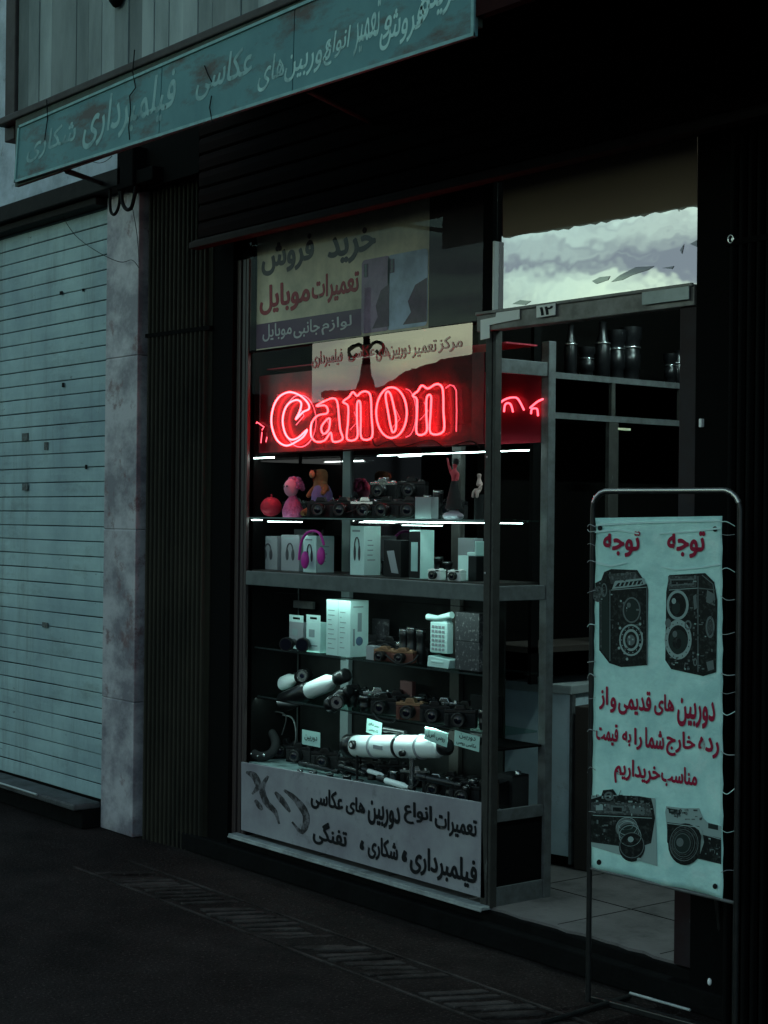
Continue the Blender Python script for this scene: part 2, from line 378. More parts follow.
for s_ in (-.135, .135):
    p = A - d * .6 + nrm * s_; e = B + d * 1.4 + nrm * s_
    mb.prism([(p.x, p.y, G + .005), (e.x, e.y, G + .005), (e.x + nrm.x * .012, e.y + nrm.y * .012, G + .005), (p.x + nrm.x * .012, p.y + nrm.y * .012, G + .005)], (0, 0, -.01))
struct(mb, 'paving_joint', m_pave2)
# threshold step in front of the shops
mb = MB()
mb.box(-9.5, -7.5, 3.98, 4.3, G, -.03); mb.box(-7.155, -.5, 4.14, 4.19, G, -.045)
mb.box(-7.155, -.5, 4.19, 4.3, G, -.008)
struct(mb, 'doorstep', m_stone, bevel=.008)
# tiled shop floor with a worn, broken front edge
mb = MB(); edge = []; x = -6.9
while x < -2.5:
    edge.append((x, 4.205 + random.uniform(-.012, .012), 0)); x += .06
mb.prism([Vector(e) + Vector((0, 0, .002)) for e in edge] + [Vector((-2.5, 9, .002)), Vector((-6.9, 9, .002))], (0, 0, -.03))
struct(mb, 'shop_floor', m_tile)
mb = MB()
for k in range(8):
    x = -6.4 + k * .5 + .12; mb.box(x, x + .003, 4.23, 9, .001, .0035)
for k in range(9):
    y = 4.62 + k * .5; mb.box(-6.8, -2.6, y, y + .003, .0012, .004)
struct(mb, 'floor_joint', m_stone)

# ---- the shop building (room behind the front) and the wall above
root = empty('shop_building', (-4.5, 6.5, 0), 'dark shop room of the camera shop behind its display window and door', 'building')
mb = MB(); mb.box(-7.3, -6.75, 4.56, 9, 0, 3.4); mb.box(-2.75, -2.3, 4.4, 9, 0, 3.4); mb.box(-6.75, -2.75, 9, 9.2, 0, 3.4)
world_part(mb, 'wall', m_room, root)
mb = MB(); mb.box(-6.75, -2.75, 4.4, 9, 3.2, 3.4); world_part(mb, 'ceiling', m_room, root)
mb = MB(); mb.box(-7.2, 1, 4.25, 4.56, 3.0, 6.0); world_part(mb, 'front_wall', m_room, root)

root = empty('neighbour_building', (-9, 4.4, 0), 'pale stained concrete wall above the closed roller shutter', 'building')
mb = MB(); mb.box(-14, -7.2, 4.14, 4.6, 3.25, 6); world_part(mb, 'wall', m_conc, root)
mb = MB(); mb.box(-14, -7.2, 4.16, 4.6, G, 3.25); world_part(mb, 'inner_wall', m_darkmetal, root)
mb = MB(); mb.box(-14, -7.17, 3.98, 4.14, 3.145, 3.235); mb.box(-14, -7.5, 4.02, 4.14, 3.10, 3.14); world_part(mb, 'lintel', m_darkmetal, root, .006)

# ---- roller shutter, left
root = empty('roller_shutter', (-8.5, 4.1, 0), 'closed pale teal roller shutter with rust spots and thin dark slat lines', 'shutter')
mb = MB(); z = .01; k = 0
while z < 3.11:
    h = .079
    dx = random.uniform(-.0008, .0008)
    yb = 4.10 + random.uniform(-.0015, .0015)
    prof = [(yb + .004, z), (yb, z + .003), (yb - .0012, z + h * .5), (yb, z + h - .0055), (yb + .004, z + h - .0035)]
    nseg = 24; vs = []; fs = []
    for i in range(nseg + 1):
        X = -14 + 6.5 * i / nseg; w = .002 * math.sin(X * 2.3 + k) + .0015 * math.sin(X * 5.1 + k * 1.7)
        for (yy, zz) in prof: vs.append((X, yy + w, zz + w * .4))
    for i in range(nseg):
        for j in range(4): a = i * 5 + j; fs.append((a, a + 5, a + 6, a + 1))
    mb.add(vs, fs, 0, False); z += h; k += 1
world_part(mb, 'slat_curtain', m_shut, root)
mb = MB(); mb.box(-14, -7.5, 4.118, 4.125, 0, 3.2); world_part(mb, 'curtain_backing', m_gap, root)
rust_m = [mat('rust_patch', (.14, .16, .155), .8, var=.9, vscale=60, vcol=(.06, .06, .06)), m_gap]
for (x, y, w, h) in [(25, 437, 14, 9), (46, 446, 8, 9), (25, 487, 13, 8), (45, 625, 12, 6), (61, 293, 5, 4), (83, 290, 3, 3), (63, 385, 4, 5), (86, 467, 3, 5)]:
    mb = MB(); c = aty(x, y, 4.09); mb.box(c.x - w * .0026, c.x + w * .0026, 4.088, 4.094, c.z - h * .0024, c.z + h * .0024, 0 if w > 6 else 1); world_part(mb, 'rust_patch' if w > 6 else 'hole', rust_m, root)

root2 = MB(); root2.box(-14, -7.5, 3.93, 4.09, -.03, .004)
tag(root2.build('stone_sill', mat('sill_stone', (.10, .105, .11), .6, var=.8, vscale=7, vcol=(.03, .03, .03), bump=.4), bevel=.01), 'worn grey stone sill under the closed teal shutter', 'sill')
mb = MB(); mb.tube([(-14, 3.925, .0), (-9.0, 3.925, .0), (-7.9, 3.924, .0)], .006); tag(mb.build('shutter_rail', m_alul), 'thin bright metal rail along the sill of the closed shutter', 'rail')

# ---- marble pillar
mb = MB(); nseg = 26
zc = [G, .55, 1.42, 2.3, 3.14]
for i in range(4): mb.box(-7.496, -7.166, 4.085, 4.4, zc[i] + .002, zc[i + 1] - .002)
mb.box(-7.49, -7.172, 4.09, 4.4, G, 3.15)
tag(mb.build('marble_pillar', m_marble, bevel=.004), 'veined grey marble pillar with reddish stains beside the teal shutter', 'pillar')

# ---- ribbed dark cladding on both sides
def ribbed(name, x0, y0, x1, y1, z0, z1, label, pitch=.036):
    mb = MB(); A = Vector((x0, y0, 0)); B = Vector((x1, y1, 0)); u = (B - A).normalized(); n = Vector((u.y, -u.x, 0)); ln = (B - A).length
    k = int(ln / pitch); prof = []
    for i in range(k):
        for (t, h) in ((0, 0), (.18, 0), (.3, .014), (.42, .018), (.58, .018), (.7, .014), (.82, 0)): prof.append((A + u * ((i + t) * pitch), h))
    prof.append((B, 0)); levels = [z0, z0 + (z1 - z0) * .38, (z0 + (z1 - z0) * .38), z1]
    vs = []
    for z in (z0, z1):
        for p, h in prof: vs.append(p + n * h + Vector((0, 0, z)))
    m = len(prof); fs = [(i, i + 1, i + 1 + m, i + m) for i in range(m - 1)]
    mb.add(vs, fs); mb.prism([A + Vector((0, 0, z0)), B + Vector((0, 0, z0)), B + Vector((0, 0, z1)), A + Vector((0, 0, z1))], -n * .03)
    r = empty(name, A + Vector((0, 0, z0)), label, 'cladding', 'ribbed cladding panels')
    world_part(mb, 'ribbed_sheet', m_rib if 'left' in label else mat('ribbed_sheet_black', (.0045, .0045, .0045), .7, spec=.06), r)
    mb = MB(); p = A + u * -.004; q = B + u * .004; zj = 2.385
    mb.prism([p + n * .021 + Vector((0, 0, zj)), q + n * .021 + Vector((0, 0, zj)), q + n * .021 + Vector((0, 0, zj + .02)), p + n * .021 + Vector((0, 0, zj + .02))], -n * .02)
    world_part(mb, 'joint_bar', m_black, r)
ribbed('cladding_panel', -7.13, 4.13, -6.60, 4.17, G, 3.16, 'grey ribbed metal cladding left of the display window, next to the marble pillar')
ribbed('cladding_panel', -3.42, 4.13, -2.3, 4.13, G, 4.2, 'black ribbed metal cladding right of the shop door')
mb = MB(); mb.box(-6.60, -6.43, 4.175, 4.5, G, 3.1); mb.box(-6.44, -6.335, 4.215, 4.5, G, 3.1)
tag(mb.build('side_jamb', m_black), 'flat black jamb between ribbed cladding and display window', 'jamb')
mb = MB(); mb.box(-3.585, -3.42, 4.16, 4.6, G, 3.2)
tag(mb.build('door_jamb', m_black), 'flat black jamb between door post and black ribbed cladding', 'jamb')
mb = MB(); c = aty(731, 239, 4.10); mb.tube([c + Vector((.011 * math.cos(t), 0, .013 * math.sin(t))) for t in [i * math.pi / 6 for i in range(12)]], .0035, closed=True, n=6); mb.box(c.x - .004, c.x + .004, 4.105, 4.14, c.z - .004, c.z + .004)
tag(mb.build('ring_bolt', m_chrome), 'small steel ring bolt on the black cladding right of the door', 'bolt')
mb = MB(); c = aty(701, 423, 4.15); mb.box(c.x - .006, c.x + .006, 4.145, 4.16, c.z - .014, c.z + .014)
tag(mb.build('door_catch', m_white, bevel=.002), 'tiny white catch on the black jamb beside the door post', 'catch')

# ---- half rolled-up shutter above the shop front
root = empty('rolled_shutter', (-5, 4.05, 2.8), 'dark half rolled up roller shutter hanging above the shop window', 'shutter')
mb = MB(); z = 2.80; k = 0
while z < 3.5:
    prof = [(4.066, z), (4.056, z + .008), (4.053, z + .045), (4.056, z + .07), (4.066, z + .078)]
    vs = [(X, yy, zz) for X in (-6.55, 0) for (yy, zz) in prof]
    mb.add(vs, [(j, j + 5, j + 6, j + 1) for j in range(4)]); z += .08
world_part(mb, 'slat_curtain', m_rolld, root)
mb = MB(); mb.box(-6.58, 0, 4.02, 4.08, 2.755, 2.785); mb.box(-6.58, 0, 4.04, 4.07, 2.785, 2.797)
world_part(mb, 'bottom_bar', mat('bar_brown', (.035, .027, .025), .7, spec=.1, var=.6, vscale=8, vcol=(.015, .01, .01)), root, .004)
mb = MB(); mb.box(-6.4, 0, 4.08, 4.2, 2.79, 3.5); mb.box(-7.14, -6.56, 4.06, 4.12, 3.12, 3.5); world_part(mb, 'guide_box', m_black, root)

# ---- canopy: red-brown underside, rail, painted board cladding
root = empty('canopy', (-4, 3.05, 3.2), 'sheet metal canopy with faded teal vertical boards above the sign', 'canopy')
mb = MB(); mb.box(-6.33, 1.5, 3.095, 4.05, 3.42, 3.45); world_part(mb, 'soffit', m_redsof, root)
mb = MB(); mb.box(-6.33, -3.40, 3.012, 3.03, 2.875, 3.17); world_part(mb, 'back_sheet', m_soffit, root)
mb = MB(); mb.box(-3.395, 1.5, 3.0, 3.03, 2.90, 3.155); world_part(mb, 'front_sheet', mat('fascia_dark_red', (.02, .005, .005), .8, spec=.05, var=.7, vscale=5), root)
m_boards = mat('board_paint', (.27, .33, .33), .65, var=.8, vscale=4, vcol=(.13, .17, .17), bump=.3, bscale=25, stretch=(1, 1, .3))
n_ = m_boards.node_tree.nodes; l_ = m_boards.node_tree.links
oi = n_.new('ShaderNodeVertexColor'); oi.layer_name = 'shade'
mx = n_.new('ShaderNodeMix'); mx.data_type = 'RGBA'; mx.blend_type = 'MULTIPLY'; mx.inputs[0].default_value = 1
bs = n_['Principled BSDF'].inputs['Base Color']; l_.new(bs.links[0].from_socket, mx.inputs[6]); l_.new(oi.outputs[0], mx.inputs[7]); l_.new(mx.outputs[2], bs)
mb = MB(); xs = []; X = -6.42
while X < -1:
    w = .10 + random.uniform(-.012, .012); mb.box(X + .0015, X + w - .0015, 3.06 + random.uniform(0, .006), 3.09, 3.19, 4.4); xs.append(random.choice([.55, .75, .95, 1.1, 1.3, .85])); X += w
o = world_part(mb, 'board_cladding', m_boards, root, .002)
ca = o.data.color_attributes.new('shade', 'FLOAT_COLOR', 'CORNER'); li = 0
for p in o.data.polygons:
    s_ = xs[min(p.vertices[0] // 8, len(xs) - 1)]
    for _ in p.vertices: ca.data[li].color = (s_, s_ * random.choice([1, 1, 1]), s_, 1); li += 1
mb = MB(); mb.box(-6.50, 1.5, 3.0, 3.055, 3.158, 3.188); mb.box(-6.50, 1.5, 3.03, 3.058, 3.188, 3.205); mb.box(-6.52, -6.425, 3.05, 3.2, 3.10, 4.4)
world_part(mb, 'rail', m_rail, root, .005)
c = aty(118, 0, 3.05); mb = MB(); mb.lathe([(.045, 0), (.05, .01), (.035, .03), (.01, .034)], 0, 14, Matrix.Translation((c.x, 3.055, c.z + .02)) @ Matrix.Rotation(rad(90), 4, 'X'))
world_part(mb, 'lamp_boss', m_black, root)

# ---- painted sign board under the canopy
def sgn(x, y): return aty(x, y, 3.0)
root = empty('sign_board', (-4.8, 3.0, 3.0), 'weathered teal sign board with faded pale Persian lettering under the canopy', 'sign')
BL, BR = sgn(15, 183), sgn(475, 36); TL = sgn(19, 126); zT = 3.15; e = Vector((0, .012, 0))
def signquad(t0, t1, name):
    mb = MB(); a = BL.lerp(BR, t0); b = BL.lerp(BR, t1); ta = TL.lerp(Vector((BR.x, 3.0, zT)), t0); tb = TL.lerp(Vector((BR.x, 3.0, zT)), t1)
    mb.prism([a, b, tb, ta], e); world_part(mb, name, m_sign, root, .002)
signquad(0, .405, 'board_panel'); signquad(.4065, .694, 'board_panel'); signquad(.6955, 1, 'board_panel')
mb = MB(); up = Vector((0, 0, .010)); o_ = Vector((0, -.006, 0))
mb.prism([BL + o_, BR + o_, BR + o_ + up, BL + o_ + up], (0, .006, 0)); TR = Vector((BR.x, 3.0, zT))
mb.prism([TL + o_ - up, TR + o_ - up, TR + o_, TL + o_], (0, .006, 0)); mb.prism([BL + o_, BL + o_ + EX * .012, TL + o_ + EX * .012, TL + o_], (0, .006, 0)); mb.prism([BR + o_ - EX * .012, BR + o_, TR + o_, TR + o_ - EX * .012], (0, .006, 0))
world_part(mb, 'edge_trim', m_signedge, root)
words(root, m_signfaint, sgn, [('شکاری', (27, 128, 76, 155)), ('فیلمبرداری', (83, 86, 176, 134)), ('عکاسی', (196, 54, 252, 92))], bold=.016, shear=.25, thick=.0008)
words(root, m_signtext, sgn, [('دوربین\u200cهای', (258, 46, 331, 80)), ('انواع', (324, 30, 351, 62)), ('تعمیر', (354, 4, 381, 52)), ('و', (383, 16, 392, 38)), ('فروش', (380, 4, 424, 44)), ('و', (417, -2, 430, 24)), ('خرید', (428, -26, 466, 14))], bold=.012, shear=.25, thick=.0008)
mb = MB()
a, b = sgn(60, 170), aty(104, 184, 4.1); mb.tube([a + Vector((0, .03, 0)), b], .012, n=6); mb.tube([sgn(300, 88) + Vector((0, .03, 0)), Vector((-5.2, 4.05, 3.1))], .012, n=6)
world_part(mb, 'bracket', m_darkmetal, root)
for pts in ([(136, 50), (134, 72), (137, 88), (131, 96), (132, 110), (130, 128), (131, 140)], [(206, 66), (209, 74), (213, 82)], [(48, 100), (49, 118), (46, 140)], [(213, 96), (211, 108), (214, 124)]):
    mb = MB(); mb.tube([sgn(*p) + Vector((0, -.006, 0)) for p in pts], .0022, n=5)
    tag(mb.build('loose_wire', m_cable), 'thin black wire on the teal sign, %s' % {136: 'the longest one across the second word', 206: 'the short one over the third word', 48: 'the leftmost one over the last word', 213: 'the one dangling from the lower sign edge'}[pts[0][0]], 'wire', 'loose wires on the sign')
# junction box and cable loops at the pillar top
root = empty('junction_box', (-7.3, 4.05, 3.1), 'black electrical box with looped cables at the top of the marble pillar', 'electrical box')
c = aty(126, 178, 4.0); mb = MB(); mb.box(c.x - .06, c.x + .10, 3.98, 4.1, 3.12, 3.32); mb.box(c.x + .08, c.x + .26, 4.0, 4.1, 3.13, 3.2); world_part(mb, 'box', m_black, root, .006)
for (pts, r) in (([(111, 178), (110, 200), (111, 212), (115, 214), (119, 205), (120, 188)], .008), ([(122, 180), (122, 200), (126, 209), (131, 208), (134, 198), (136, 186)], .010)):
    mb = MB(); mb.tube(spline([aty(*p, 4.0) for p in pts], 5, False), r); world_part(mb, 'cable', m_cable, root)
mb = MB()
for pts in ([(88, 160), (98, 163), (106, 161), (112, 156)], [(60, 212), (75, 235), (98, 252), (120, 262), (132, 260), (139, 268)], [(132, 205), (137, 235), (139, 262)]):
    mb.tube(spline([aty(*p, 4.06) for p in pts], 5, False), .0018, n=5)
tag(mb.build('hanging_wire', m_cable), 'thin dark wire drooping from the sign across shutter and marble pillar', 'wire')

# ================================================================ SHOP FRONT
def F(x, y, Y=YF): return aty(x, y, Y)
XL, XR = -6.335, -4.62
root = empty('display_window', (-5.46, 4.35, 0), 'glazed aluminium display window packed with cameras and telescopes', 'display window')
CASE = root
mb = MB(); mb.box(XR - .045, XR - .008, 4.19, 4.235, .0, 2.30); mb.box(XR - .003, XR + .012, 4.19, 4.225, .0, 2.30); world_part(mb, 'corner_post', m_alud, root, .003)
mb = MB(); mb.box(XR - .03, XR + .012, 4.475, 4.515, .0, 2.20); world_part(mb, 'rear_post', m_alu, root, .003)
mb = MB(); mb.box(XL - .09, XL - .06, 4.195, 4.24, .0, 2.7); mb.box(XL - .05, XL - .025, 4.20, 4.24, 0, 2.7); mb.box(XL - .02, XL, 4.20, 4.24, .0, 2.7); world_part(mb, 'left_post', mat('post_dark', (.05, .035, .035), .45, spec=.4), root, .002)
for nm, z0, z1, ma in (('middle_rail', 1.175, 1.240, mat('rail_metal', (.13, .15, .15), .45, metal=.1, spec=.3, var=.6, vscale=16, vcol=(.07, .08, .08))),):
    mb = MB(); mb.box(XL, XR - .045, 4.20, 4.225, z0, z1); world_part(mb, nm, ma, root, .003)
mb = MB(); mb.box(XL, XR - .045, 4.205, 4.225, 2.258, 2.266); world_part(mb, 'top_rail', m_black, root, .002)
mb = MB()                                   # side rails
for z0, z1 in ((2.06, 2.115), (1.178, 1.236), (.325, .372), (.0, .075)): mb.box(XR - .010, XR + .006, 4.2255, 4.4745, z0, z1)
world_part(mb, 'side_rail', m_alu, root, .002)
mb = MB(); mb.box(XR - .006, XR - .002, 4.225, 4.475, .075, .325); world_part(mb, 'side_panel', m_black, root)
mb = MB(); mb.box(XL, XR - .045, 4.23, 4.5, .335, .345); world_part(mb, 'case_floor', mat('case_floor', (.30, .42, .42), .35, var=.6, vscale=14, vcol=(.05, .06, .06)), root)
mb = MB(); mb.add([(XL, 4.205, .36), (XR - .045, 4.205, .36), (XR - .045, 4.205, 1.175), (XL, 4.205, 1.175)], [(0, 1, 2, 3)]); mb.add([(XL, 4.212, 1.24), (XR - .045, 4.212, 1.24), (XR - .045, 4.212, 2.258), (XL, 4.212, 2.258)], [(0, 1, 2, 3)])
world_part(mb, 'front_glass', m_glass, root)
mb = MB(); mb.add([(XR - .003, 4.226, .372), (XR - .003, 4.474, .372), (XR - .003, 4.474, 2.06), (XR - .003, 4.226, 2.06)], [(0, 1, 2, 3)]); world_part(mb, 'side_glass', m_glass, root)
# shelves
SA, SB, SC, SD, SE = 1.492, 1.245, .885, .655, .346
for z, y0 in ((SA, 4.215), (SC, 4.25), (SD, 4.27)):
    mb = MB(); mb.box(XL + .01, XR - .05, y0, 4.49, z - .008, z); sh = world_part(mb, 'glass_shelf', m_shelfg, root)
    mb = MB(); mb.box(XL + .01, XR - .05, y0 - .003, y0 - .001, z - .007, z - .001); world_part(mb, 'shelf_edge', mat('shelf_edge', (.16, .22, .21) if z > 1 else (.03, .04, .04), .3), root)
mb = MB(); mb.box(XL + .01, XR - .05, 4.228, 4.49, SB - .012, SB); world_part(mb, 'middle_shelf', m_alud, root)
mb = MB(); mb.box(XR - .012, XR - .004, 4.23, 4.47, .598, .606); mb.box(XR - .3, XR - .012, 4.30, 4.47, .598, .606); world_part(mb, 'side_shelf', m_black, root)
# back posts of the case
for x, w, ma in ((264, .022, m_alu), (291, .034, m_alu), (345, .03, m_alul2), (455, .03, m_alud)):
    c = F(x, 600, 4.49); mb = MB(); mb.box(c.x - w, c.x + w, 4.49, 4.515, .35, 2.1); world_part(mb, 'back_post', ma, root, .002)
mb = MB(); mb.box(XL - .09, -5.42, 4.50, 4.505, 1.23, 2.28); world_part(mb, 'back_mirror', m_mirror, root)
mb = MB(); mb.box(XL + .004, XL + .009, 4.26, 4.49, 1.75, 2.12); world_part(mb, 'end_mirror', m_mirror, root)
mb = MB(); mb.box(XL, -4.9, 4.52, 4.53, .35, 1.22); world_part(mb, 'back_panel', mat('back_board', (.012, .0125, .0125), .8, spec=.05, var=.7, vscale=9), root)
for z_ in (1.06, .90, 1.40):
    mb = MB(); mb.box(XL + .004, XL + .16, 4.47, 4.488, z_, z_ + .035); world_part(mb, 'end_rail', m_alu, root, .002)
# bottom panel with writing
root = empty('lettered_panel', (-5.5, 4.19, .2), 'grey film panel with black Persian lettering along the foot of the display window', 'sign panel')
p = [F(241, 832, 4.19), F(485, 899, 4.19), F(482, 803, 4.19), F(241, 762, 4.19)]
p[0].z = max(p[0].z, .03); mb = MB(); mb.prism(p, (0, .012, 0)); world_part(mb, 'panel', m_panel, root, .002)
pl = lambda x, y: F(x, y, 4.188)
words(root, m_ink, pl, [('تعمیرات', (435, 813, 477, 838)), ('انواع', (404, 803, 432, 826)), ('دوربین', (368, 803, 400, 828)), ('های', (346, 797, 365, 816)), ('عکاسی', (311, 789, 343, 812)), ('فیلمبرداری', (410, 852, 477, 882)), ('،', (402, 850, 407, 862)), ('شکاری', (368, 838, 398, 862)), ('،', (360, 840, 364, 850)), ('تفنگی', (313, 823, 347, 848))], bold=.026)
def stroke(pts, w0, w1):
    q = spline([Vector((x, y, 0)) for x, y in pts], 6, False); k = len(q); up, dn = [], []
    for a_ in range(k):
        t = (q[min(a_ + 1, k - 1)] - q[max(a_ - 1, 0)]).normalized(); nn = Vector((-t.y, t.x, 0)); w = (w0 + (w1 - w0) * math.sin(math.pi * min(1, a_ / k * 1.15))) * (1 + random.uniform(-.1, .1))
        up.append(q[a_] + nn * w); dn.append(q[a_] - nn * w)
    for a_ in range(k - 1): mb.prism([F(p_.x, p_.y, 4.1885) for p_ in (up[a_], up[a_ + 1], dn[a_ + 1], dn[a_])], (0, .001, 0))
for pts_, a0_, a1_ in (([(246, 772), (254, 776), (258, 786), (252, 794)], 1, 3.4), ([(268, 776), (262, 788), (266, 802), (275, 812), (279, 824)], 1, 3.2), ([(284, 790), (296, 800), (306, 816), (302, 832), (292, 822)], 1, 3.6), ([(275, 792), (283, 802), (290, 812)], 1, 2.8), ([(255, 800), (262, 810)], 1, 2.4)):
    mb = MB(); stroke(pts_, a0_, a1_); world_part(mb, 'faded_stroke', m_smudge, root)
mb = MB(); a = F(228, 838, 4.165); mb.box(XL - .05, XR + .01, 4.15, 4.2, -.004, .010); mb.box(XL - .05, XR + .01, 4.145, 4.15, -.008, .0)
tag(mb.build('window_ledge', m_ledge, bevel=.004), 'pale worn ledge strip under the lettered panel', 'ledge')

# neon sign --------------------------------------------------------
root = empty('neon_sign', (-5.5, 4.25, 1.9), 'glowing red neon sign of five outlined letters on a red backing', 'neon sign')
def z1(x, y): return (240 + x / 5.908, 360 + y / 5.908)
def z2(x, y): return (350 + x / 5.908, 350 + y / 5.908)
LET = [
 [[z1(*q) for q in [(330, 350), (372, 308), (408, 288), (398, 250), (350, 207), (290, 190), (235, 215), (200, 270), (185, 350), (195, 420), (225, 480), (275, 506), (330, 484), (375, 452), (396, 412),
   (345, 458), (300, 470), (268, 435), (252, 365), (262, 300), (290, 255), (335, 236), (362, 256), (352, 305)]]],
 [[z1(*q) for q in [(450, 272), (500, 243), (548, 226), (574, 246), (584, 330), (592, 410), (606, 468), (550, 482), (536, 428), (500, 475), (450, 482), (420, 445), (424, 372), (460, 328), (512, 316), (518, 290), (500, 268)]],
  [z1(*q) for q in [(530, 345), (500, 365), (480, 400), (488, 432), (508, 432), (526, 405)]]],
 [[(343, 402), (349, 397), (353, 392), (357, 396), (361, 392.5), (366, 391.5), (370.5, 396), (371.5, 416), (372, 437), (361.5, 438), (360.8, 420), (360.5, 404), (358.5, 400.8), (357, 405), (357, 420), (357, 438), (347, 439), (348, 422), (348, 406)]],
 [[(391.5 + 15.3 * math.cos(t), 412.6 - 25.3 * math.sin(t)) for t in [i * math.pi / 8 for i in range(16)]],
  [z2(*q) for q in [(210, 268), (225, 245), (243, 270), (262, 350), (272, 410), (270, 468), (252, 486), (238, 440), (222, 350)]]],
 [[z2(*q) for q in [(370, 270), (400, 243), (425, 210), (460, 228), (500, 205), (530, 205), (549, 240), (552, 360), (552, 480), (476, 490), (476, 380), (480, 282), (466, 265), (452, 290), (451, 390), (451, 485), (395, 494), (395, 390), (395, 292)]]],
]
for L_ in LET:
    mb = MB()
    for loop in L_: mb.tube(spline([F(x, y, 4.245) for x, y in loop], 4), .0042, n=8, closed=True)
    world_part(mb, 'neon_letter', m_neon, root)
mb = MB(); mb.tube([F(x, y, 4.252) for x, y in (z2(565, 225), z2(590, 207), z2(612, 212), z2(628, 240), z2(630, 360), z2(628, 482))], .0025, n=6); world_part(mb, 'link_and_mirror_tube', m_neon2, root)  # third arch: the last letter's reflection, built as a glowing tube
mb = MB(); mb.tube(spline([F(300 + 16 * math.cos(t), 421 - 26 * math.sin(t), 4.256) for t in [i * math.pi / 8 for i in range(-6, 7)]], 3, False), .002, n=6); world_part(mb, 'link_and_mirror_tube', m_neon2, root)
mb = MB(); mb.tube(spline([F(406 + 10 * math.cos(t), 413 - 24 * math.sin(t), 4.256) for t in [i * math.pi / 8 for i in range(-4, 5)]], 3, False), .002, n=6); world_part(mb, 'link_and_mirror_tube', m_neon2, root)
for x, y in ((296, 425), (322, 436), (350, 430), (392, 428), (420, 420)): mb = MB(); mb.tube([F(x, y, 4.25), F(x + 8, y - 9, 4.256), F(x + 4, y - 18, 4.25)], .0016, n=5); world_part(mb, 'link_and_mirror_tube', m_neon2, root)
mb = MB(); a, b = F(247, 384, 4.268), F(484, 440, 4.268); zt, zb = F(360, 366, 4.285).z, F(360, 449, 4.285).z
mb.box(a.x, b.x, 4.264, 4.268, zb, zt); world_part(mb, 'backing_sheet', m_acr, root)
mb = MB(); mb.box(XL + .012, XR - .05, 4.262, 4.272, zb - .008, zb - .002); world_part(mb, 'tray', m_black, root, .002)
mb = MB(); mb.box(XL + .01, XR - .05, 4.30, 4.47, zt + .03, zt + .036); world_part(mb, 'top_sheet', mat('neon_top_sheet', (.4, .03, .05), .6), root)
for x, y in ((277, 395), (276, 440), (318, 400), (322, 438), (352, 397), (366, 436), (391, 388), (392, 436), (424, 388), (440, 432)):
    mb = MB(); p_ = F(x, y, 4.25); mb.tube([p_, Vector((p_.x, 4.264, p_.z))], .0025, n=6); world_part(mb, 'tube_support', m_boxg, root)
mb = MB(); mb.tube(spline([F(372, 437, 4.25), F(376, 446, 4.255), F(390, 441, 4.258), F(400, 447, 4.255), F(430, 440, 4.258), F(446, 447, 4.26), F(470, 441, 4.26), F(480, 448, 4.258)], 6, False), .003, n=6); world_part(mb, 'cable', m_cable, root)
# reflections of the neon letters at both bay ends, built as glowing tubes
root = empty('neon_reflection', (-5.5, 4.4, 1.9), 'thin glowing red arches shaped as the neon letter reflection at the right end of the sign bay', 'neon reflection')
mb = MB(); X_ = lambda x, y: F(x, y, 4.46)
for pts in ([(490, 414), (496, 407), (504, 400), (512, 397.5), (518, 399), (524, 410)], [(504, 412), (505, 405), (508, 403), (511, 405), (513, 412)], [(530, 408), (537, 402), (543, 399)], [(531, 414), (532, 409), (537, 409), (538, 416)], [(457, 411), (463, 407), (468, 409), (473, 404), (480, 407)]):
    mb.tube(spline([X_(*p) for p in pts], 4, False), .004, n=6)
world_part(mb, 'neon_glow', m_neon2, root)
mb = MB(); mb.box(-5.42, XR - .03, 4.475, 4.48, 1.80, 2.10); world_part(mb, 'backing_sheet', mat('neon_back_dark', (.22, .01, .02), .4), root)
mb = MB()
for pts in ([(250, 424), (254, 427), (257, 422), (264, 427), (262, 430)], [(251, 444), (251, 431), (254, 430), (255, 444)], [(261, 443), (262, 432)], [(266, 442), (267, 437)]):
    mb.tube([F(*p, 4.25) for p in pts], .0024, n=5)
o = tag(mb.build('neon_reflection_left', m_neon2), 'small dim red squiggle shaped as a neon reflection at the left end of the sign bay', 'neon reflection')  # reflected letters on the left, modelled as dim glowing tubes

# strip lamps ------------------------------------------------------
def strip(x0, x1, Y, z, r, label, ma=m_led):
    rt = empty('strip_lamp', ((x0 + x1) / 2, Y, z), label, 'lamp', 'strip lamps in the display window')
    mb = MB(); mb.box(x0, x1, Y - r, Y + r, z - r, z + r); world_part(mb, 'tube', ma, rt)
    mb = MB(); mb.box(x0 - .01, x1 + .01, Y - r * 1.2, Y + r * 1.2, z + r + .001, z + r + .006); world_part(mb, 'housing', m_alud, rt)
za = F(400, 455, 4.44).z
strip(F(378, 450, 4.44).x, XR - .06, 4.44, za, .0015, 'long thin white strip lamp behind the figurines, just below the neon letters')
strip(F(246, 458, 4.24).x, F(274, 458, 4.24).x, 4.24, F(260, 458, 4.24).z, .0022, 'short white strip lamp at the left end below the neon letters')
zb_ = F(400, 519, 4.232).z
for (xa, xb, yo, tx) in ((247, 262, 0, 'shortest white strip lamp at the far left under the top glass shelf'), (268, 302, 1.5, 'short white strip lamp over the headphone cartons'), (364, 456, 0, 'longest white strip lamp under the front of the top glass shelf'), (400, 440, 3, 'dim short strip lamp just below the longest one under the top glass shelf')):
    strip(F(xa, 519, 4.232).x, F(xb, 519, 4.232).x, 4.232 + .012 * (yo > 2), SA - .014 - yo * .0045, .0015 - .0002 * yo, tx, m_led if yo < 2 else m_led2)
strip(F(385, 519, 4.4).x, XR - .05, 4.4, SA - .014, .0015, 'white strip lamp at the back under the top glass shelf', m_led2)
